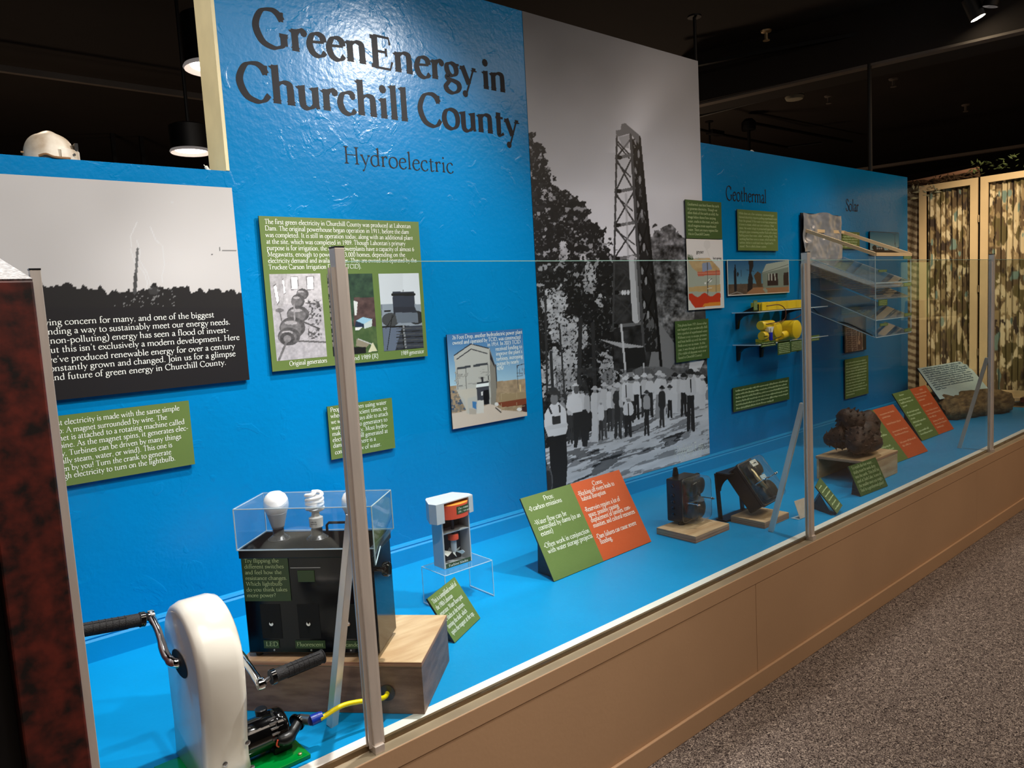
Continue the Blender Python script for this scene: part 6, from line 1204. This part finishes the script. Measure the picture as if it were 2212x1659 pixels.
def tagcard(px4, y, lab, n, m='green2', seed=0):
    c = [PY(*p, y) for p in px4]; x0_, x1_ = c[0][0], c[1][0]; z1_ = (c[0][2] + c[1][2]) / 2; z0_ = (c[2][2] + c[3][2]) / 2
    t = thing('label_card', lab, 'label', ((x0_ + x1_) / 2, y, z0_), group='small olive label cards'); MB().box(x0_, x1_, y, y + .003, z0_, z1_).build('card', m, t); block(t, (x0_, x1_, z0_, z1_), [.86] * n, scribble=True, seed=seed + 20, y=y, lm=.07, tm=.1, bm=.1)
tagcard([(1644, 738), (1676, 737), (1676, 747), (1644, 749)], 2.497, 'small olive label under the lower shelf, below the blue canister', 2, 'green2', 1)
tagcard([(1680, 738), (1707, 735), (1708, 763), (1681, 767)], 2.497, 'square green label hanging under the lower shelf, left of two', 6, 'green2', 2)
tagcard([(1708, 735), (1735, 733), (1735, 757), (1709, 760)], 2.497, 'square green label hanging under the lower shelf, right of two', 6, 'green2', 3)
tagcard([(1753, 725), (1770, 723), (1770, 735), (1753, 737)], 2.50, 'small olive label just right of the second post', 2, 'olive', 4)
tagcard([(1628, 648), (1636, 649), (1636, 670), (1629, 671)], 2.50, 'narrow olive label standing on the upper shelf beside the yellow cups', 6, 'olive', 5)
MB().prism([(4.105, 2.60, 1.456), (4.16, 2.52, 1.456), (4.16, 2.52, 1.50)], (.006, 0, 0)).build('label_prop', 'black', bpy.context.scene.objects['label_card.004'])

# ================================================================== exploded solar cell model in sloping clear trays
so = thing('solar_cell_model', 'layered clear solar cell model with a pine frame sloping out from the wall', 'scale model', (5.29, 2.43, 1.1))
xa, xb, ya, yb = 5.011, 5.573, 2.655, 2.18
def tray(z0_, z1_, nm, m, th_=.004):
    return MB().prism([(xa, ya, z0_), (xb, ya, z0_), (xb, yb, z1_), (xa, yb, z1_)], (0, 0, th_)).build(nm, m, so)
fr_ = MB()
for a_, b_ in (((xa, ya), (xb, ya)), ((xa, yb), (xb, yb)), ((xa, ya), (xa, yb)), ((xb, ya), (xb, yb))):
    z_ = lambda y: 1.985 - (ya - y) / (ya - yb) * .208
    fr_.bar((a_[0], a_[1], z_(a_[1])), (b_[0], b_[1], z_(b_[1])), .018, .022)
fr_.build('pine_frame', 'wood_frame', so)
M['amber'] = glass_mat('brown_tinted_sheet', (.62, .52, .44, 1), haze=.18); M['greysheet'] = glass_mat('grey_tinted_sheet', (.6, .66, .68, 1), haze=.10)
tray(1.800, 1.590, 'clear_sheet', 'acrylic'); tray(1.755, 1.555, 'brown_sheet', 'amber', .006); tray(1.700, 1.480, 'grid_sheet', 'greysheet'); tray(1.560, 1.345, 'grey_sheet', 'greysheet', .006); tray(1.430, 1.232, 'bottom_sheet', 'acrylic', .006)
for k_ in range(16):
    y_ = ya - (ya - yb) * (k_ + .5) / 16; z_ = 1.700 - (ya - y_) / (ya - yb) * .220 + .006; MB().bar((xa + .01, y_, z_), (xb - .01, y_, z_), .003, .002).build('grid_finger', 'alum', so)
e_ = MB()
for z0_, z1_ in ((1.800, 1.590), (1.560, 1.345), (1.430, 1.232)):
    e_.bar((xa, ya, z0_), (xa, yb, z1_), .005, .005); e_.bar((xa, yb, z1_), (xb, yb, z1_), .005, .005); e_.bar((xb, ya, z0_), (xb, yb, z1_), .004, .004)
for x_ in (xa, xb): e_.bar((x_, yb, 1.77), (x_, yb, 1.232), .004, .004)
e_.build('polished_edges', 'acrylic_edge', so)
MB().box(xa, xa + .003, yb, ya, 1.245, 1.76).build('side_sheet', 'acrylic', so)
MB().tube([(xa + .05, ya - .02, 1.44), (xa + .02, 2.56, 1.385), (xa + .01, 2.46, 1.345), (xa, 2.36, 1.325), (xa, 2.20, 1.245)], .004, 8, smooth=6).build('black_wire', 'black', so)
for k_, z_ in enumerate((1.790, 1.585, 1.350, 1.245)): tagcard([(0, 0)] * 4, 2, '', 1) if False else None
for k_, (px4, lab) in enumerate((([(1952, 551), (1969, 551), (1969, 559), (1952, 560)], 'top yellow-green label on the right front of the solar cell model'), ([(1953, 611), (1969, 610), (1969, 617), (1953, 618)], 'second yellow-green label on the right front of the solar cell model'), ([(1954, 677), (1969, 675), (1969, 682), (1954, 683)], 'third yellow-green label on the right front of the solar cell model'),
    ([(1954, 710), (1969, 708), (1969, 715), (1954, 717)], 'lowest yellow-green label on the right front of the solar cell model'), ([(1898, 583), (1916, 582), (1916, 587), (1898, 588)], 'uppermost yellow-green label on the left front of the solar cell model'), ([(1898, 648), (1917, 646), (1917, 659), (1899, 661)], 'middle yellow-green label on the left front of the solar cell model'), ([(1901, 699), (1918, 697), (1918, 703), (1901, 705)], 'lowest yellow-green label on the left front of the solar cell model'))):
    tagcard(px4, 2.172, lab, 2 if k_ != 5 else 3, 'olive', 30 + k_)

# ================================================================== folding screens at the right end
def p_cloth(seed, bright):
    def f(u, v, a, b):
        wx = a * 7; wy = b * 17; n1 = vnoise(wx, wy, 1.0, seed, 3); n2 = vnoise(wx * 1.7, wy, 1.1, seed + 3, 3); n3 = vnoise(wx, wy * .7, .8, seed + 5, 2)
        c = np.zeros((len(u), 3)); c[:] = (104, 86, 64); c[n1 > .50] = (150, 130, 96); c[(n2 > .58)] = (196, 178, 142); c[(n3 > .66)] = (104, 92, 60); c[(n1 > .66)] = (214, 198, 164); c[(n2 < .30)] = (70, 58, 50); c[(n3 < .25)] = (120, 140, 130); return c * bright
    return f
XS = 7.30
def screen(y0_, y1_, z0_, z1_, lab, seed):
    t = thing('folding_screen', lab, 'screen panel', (XS, (y0_ + y1_) / 2, z0_), group='folding screen panels'); sw = .058
    for a_, b_ in ((y0_, y0_ + sw), (y1_ - sw, y1_)): MB().box(XS, XS + .022, a_, b_, z0_, z1_).build('stile', 'wood_frame', t, bevel=.001)
    MB().box(XS, XS + .022, y0_ + sw, y1_ - sw, z1_ - .055, z1_).build('top_rail', 'wood_frame', t, bevel=.001); MB().box(XS, XS + .022, y0_ + sw, y1_ - sw, z0_, z0_ + .058).build('bottom_rail', 'wood_frame', t, bevel=.001)
    nf = (y1_ - y0_) / .058
    def P_(s, tt):
        y = y0_ + sw + (y1_ - y0_ - 2 * sw) * s; z = z0_ + .055 + (z1_ - z0_ - .108) * tt
        return XS + .045 + .011 * np.sin(s * nf * 2 * PI + 3.5 * vnoise(s * 5, tt * 1.5, 1, seed, 2)) + .006 * vnoise(s * 30, tt * 3, 1, seed + 1, 2), y, z
    ink_grid('curtain', P_, (150, 160), p_cloth(seed, 1.0), t, 'curtain_attr')
screen(2.312, 2.785, .575, 2.448, 'pine folding screen panel with a gathered patterned curtain, left one', 5); screen(1.79, 2.292, .565, 2.448, 'pine folding screen panel with a gathered patterned curtain, right one brightly lit', 8)
for z_ in (2.1, 1.5, .95): MB().lathe([(.006, -.03), (.006, .03)], (XS - .004, 2.302, z_), seg=10).build('hinge', 'brass', bpy.context.scene.objects['folding_screen'])
vs = thing('striped_hanging', 'pale diagonal-striped fabric hanging between the blue wall and the screens', 'fabric', (7.4, 2.95, .5))
def p_strip(u, v, a, b):
    c = np.zeros((len(u), 3)); c[:] = (176, 160, 136); c[((b * 30 + a * 2.0) % 1 < .5) & (a > .25)] = (110, 92, 74); c[((b * 30 - a * 2.0) % 1 < .4) & (a < .5) & (a > .25)] = (196, 190, 174); return c
ink_grid('fabric', lambda s, t_: (7.36 + .02 * np.sin(s * 12 + t_ * 5), 2.80 + .32 * s, .55 + 1.95 * t_), (30, 160), lambda u, v, a, b: p_strip(u, v, 1 - a, b), vs, 'curtain_attr')
MB().box(7.34, 7.38, 2.93, 2.975, .5, 2.42).build('pole', 'wood_frame', vs)
rl = thing('wooden_rail', 'reddish wooden rail across the top behind the left folding screen', 'rail', (7.45, 2.5, 2.5)); a = Vector(PZ(1962, 391, 2.50)); b = Vector(PZ(2112, 367, 2.60))
MB().bar((7.42, 3.05, 2.50), (7.42, 2.34, 2.535), .03, .03).build('rail', 'ply_edge', rl); MB().box(7.405, 7.435, 3.02, 3.05, .0, 2.49).build('rail_post', 'wood_frame', rl)
gv = thing('vine_garland', 'dry vine garland with green leaves lying along the screen top', 'garland', (7.36, 2.5, 2.47))
r9 = random.Random(3)
for k_ in range(12):
    P_ = [(7.36 + r9.uniform(-.03, .03), 2.95 - .09 * i_ , 2.475 + r9.uniform(-.022, .03)) for i_ in range(8)]
    MB().tube(P_, .007, 6, smooth=3).build('vine_stem', 'bark', gv)
def leafset(n, rx, ry, rz_, m, nm, big=.05):
    for k_ in range(n):
        c = Vector((r9.uniform(*rx), r9.uniform(*ry), r9.uniform(*rz_))); d_ = Vector((r9.uniform(-1, .2), r9.uniform(-1, 1), r9.uniform(-.3, 1))).normalized(); s_ = d_.cross(Vector((r9.random(), r9.random(), 1))).normalized(); L_ = big * r9.uniform(.7, 1.2); nn = d_.cross(s_) * L_ * .08
        MB().add([c, c + d_ * L_ * .4 + s_ * L_ * .17, c + d_ * L_, c + d_ * L_ * .4 - s_ * L_ * .17, c + d_ * L_ * .45 + nn, c + nn * .2], [(0, 1, 4), (1, 2, 4), (2, 3, 4), (3, 0, 4)]).build(nm, m, gv)
leafset(46, (7.30, 7.42), (2.02, 2.42), (2.48, 2.58), 'leaf', 'leaf'); leafset(16, (7.30, 7.36), (1.84, 1.98), (2.45, 2.52), 'leaf', 'leaf'); leafset(34, (7.28, 7.33), (2.62, 2.92), (2.34, 2.44), 'leafpale', 'leaf', .06); leafset(60, (7.30, 7.36), (2.35, 2.9), (2.44, 2.50), 'bark', 'leaf', .05)
pf = thing('platform_boards', 'rough wooden platform boards behind the deck at the right end', 'platform', (7.5, 2.2, .4))
MB().box(7.175, 9.0, 1.66, 2.68, .42, ZD + .004).build('plank', 'log', pf, bevel=.004); MB().box(7.23, 7.29, 1.7, 2.6, ZD + .004, ZD + .035).build('plank', 'log', pf, bevel=.008); MB().box(7.33, 8.9, 1.7, 2.75, ZD + .004, ZD + .05).build('plank', 'bark', pf, bevel=.008)
t = thing('power_strip', 'dark red-brown power box lying under the right folding screen', 'power box', (7.26, 1.9, ZD + .05)); MB().box(7.20, 7.29, 1.72, 1.955, ZD + .036, ZD + .078).build('case', 'rust', t, bevel=.004)
MB().tube([(7.22, 1.955, ZD + .045), (7.20, 2.0, ZD + .040), (7.215, 2.04, ZD + .062), (7.21, 2.07, ZD + .064), (7.23, 2.11, ZD + .042)], .006, 8, smooth=5).build('cord', 'black', t)
t = thing('wood_block', 'tan wooden block behind the black cord', 'block', (7.25, 2.04, ZD + .036)); MB().box(7.24, 7.29, 1.965, 2.10, ZD + .0355, ZD + .072).build('block', 'ply', t, bevel=.003)

# ================================================================== on the low left wall: helmet and a small horn
hp = Vector(PY(100, 338, 2.735)); zt_ = 2.10
he = thing('helmet', 'worn cream-white helmet sitting on the low blue wall at far left', 'helmet', (hp.x, 2.74, zt_))
hx0 = PY(50, 310, 2.70)[0]; hx1 = PY(172, 330, 2.70)[0]; cx_ = (hx0 + hx1) / 2; rx_ = (hx1 - hx0) / 2 * .98; hh = .084
mb = MB(); n_ = 40; rr_ = 14; vs_ = []
for i_ in range(rr_ + 1):
    ph = (PI / 2) * i_ / rr_; fl = 1 + .02 * (i_ == 0)
    for k_ in range(n_):
        th_ = 2 * PI * k_ / n_; r_ = math.cos(ph) ** .62
        ridge = .005 * math.exp(-((math.cos(th_) * rx_ * r_) / .02) ** 2) * (i_ > 6) + .003 * (i_ >= rr_ - 1)
        vs_.append((cx_ + rx_ * r_ * fl * math.cos(th_), 2.745 + .062 * r_ * fl * math.sin(th_), zt_ + .001 + hh * math.sin(ph) ** .95 + ridge))
mb.add(vs_, [(i_ * n_ + k_, i_ * n_ + (k_ + 1) % n_, (i_ + 1) * n_ + (k_ + 1) % n_, (i_ + 1) * n_ + k_) for i_ in range(rr_) for k_ in range(n_)]); mb.build('shell', 'helmet', he, smooth=True)
vz = MB()
for zz, th0 in ((.0, .018), ):
    pts_ = [(cx_ + (rx_ + .006) * math.cos(a_), 2.745 + .068 * math.sin(a_)) for a_ in [math.radians(-75 + 13 * k_) for k_ in range(12)]]
    for p_, q_ in zip(pts_, pts_[1:]): vz.prism([(p_[0], p_[1], zt_ + .001), (q_[0], q_[1], zt_ + .001), (q_[0], q_[1], zt_ + .034), (p_[0], p_[1], zt_ + .034)], (.003, .001, 0))
vz.build('peak_band', 'helmet', he); MB().box(cx_ + rx_ * .86, cx_ + rx_ * .99, 2.70, 2.76, zt_ + .034, zt_ + .055).build('side_slot', 'black', he)
MB().lathe([(.004, 0), (.004, .001)], (cx_ + rx_ * .80, 2.693, zt_ + .018), (.5, -1, 0), 12).build('strap_hole', 'black', he)
MB().tube([(cx_ - rx_ * .55, 2.684, zt_ + .004), (cx_ - rx_ * .3, 2.679, zt_ + .010), (cx_, 2.678, zt_ + .003), (cx_ + rx_ * .6, 2.684, zt_ + .003)], .004, 8, smooth=4).build('inner_band', 'leather', he)
MB().lathe([(.004, 0), (.003, .008)], (cx_ - rx_ * 1.0, 2.72, zt_ + .018), (-1, 0, .1), 8).build('strap_stud', 'leather', he)
hn = Vector(PY(445, 369, 2.72)); t = thing('small_horn', 'little curved white horn tip on the blue wall beside the cream edge', 'horn', (hn.x, 2.72, zt_))
MB().tube([(hn.x + .008, 2.72, zt_ + .001), (hn.x + .004, 2.72, zt_ + .013), (hn.x - .006, 2.72, zt_ + .024)], [.010, .006, .0015], 10, smooth=5).build('horn_tip', 'helmet', t, smooth=True)
hn = Vector(PY(1623, 320, 2.72)); t = thing('small_hook', 'little white curved hook on top of the low blue wall', 'hook', (hn.x, 2.72, 2.475))
MB().tube([(hn.x - .02, 2.72, 2.478), (hn.x, 2.72, 2.492), (hn.x + .022, 2.72, 2.486), (hn.x + .03, 2.72, 2.477)], .005, 8, smooth=5).build('hook', 'white_plastic', t, smooth=True)

# ================================================================== lit pale green alcove across the aisle (seen mirrored in the glass)
al = thing('display_alcove', 'lit pale green display alcove across the aisle, mirrored in the right glass pane', 'display alcove', (15, -2.6, 0))
M['palegreen'] = mat('pale_green_paint', rgb(206, 216, 150), 0.6)
MB().box(15.2, 16.6, -3.0, -2.95, .9, 2.02).build('back_panel', 'palegreen', al); MB().box(15.2, 16.6, -2.95, -2.4, .0, .9).build('plinth', 'wood_frame', al)
for k_ in range(1): MB().box(15.4 + k_ * 1.2, 16.3 + k_ * 1.2, -2.94, -2.7, 1.25, 1.27).build('shelf_board', 'wood_frame', al)
spot((15.9, -1.6, 3.4), (15.9, -2.95, 1.5), 170, (1.0, 0.92, 0.72), 60, 0.8, 0.05)
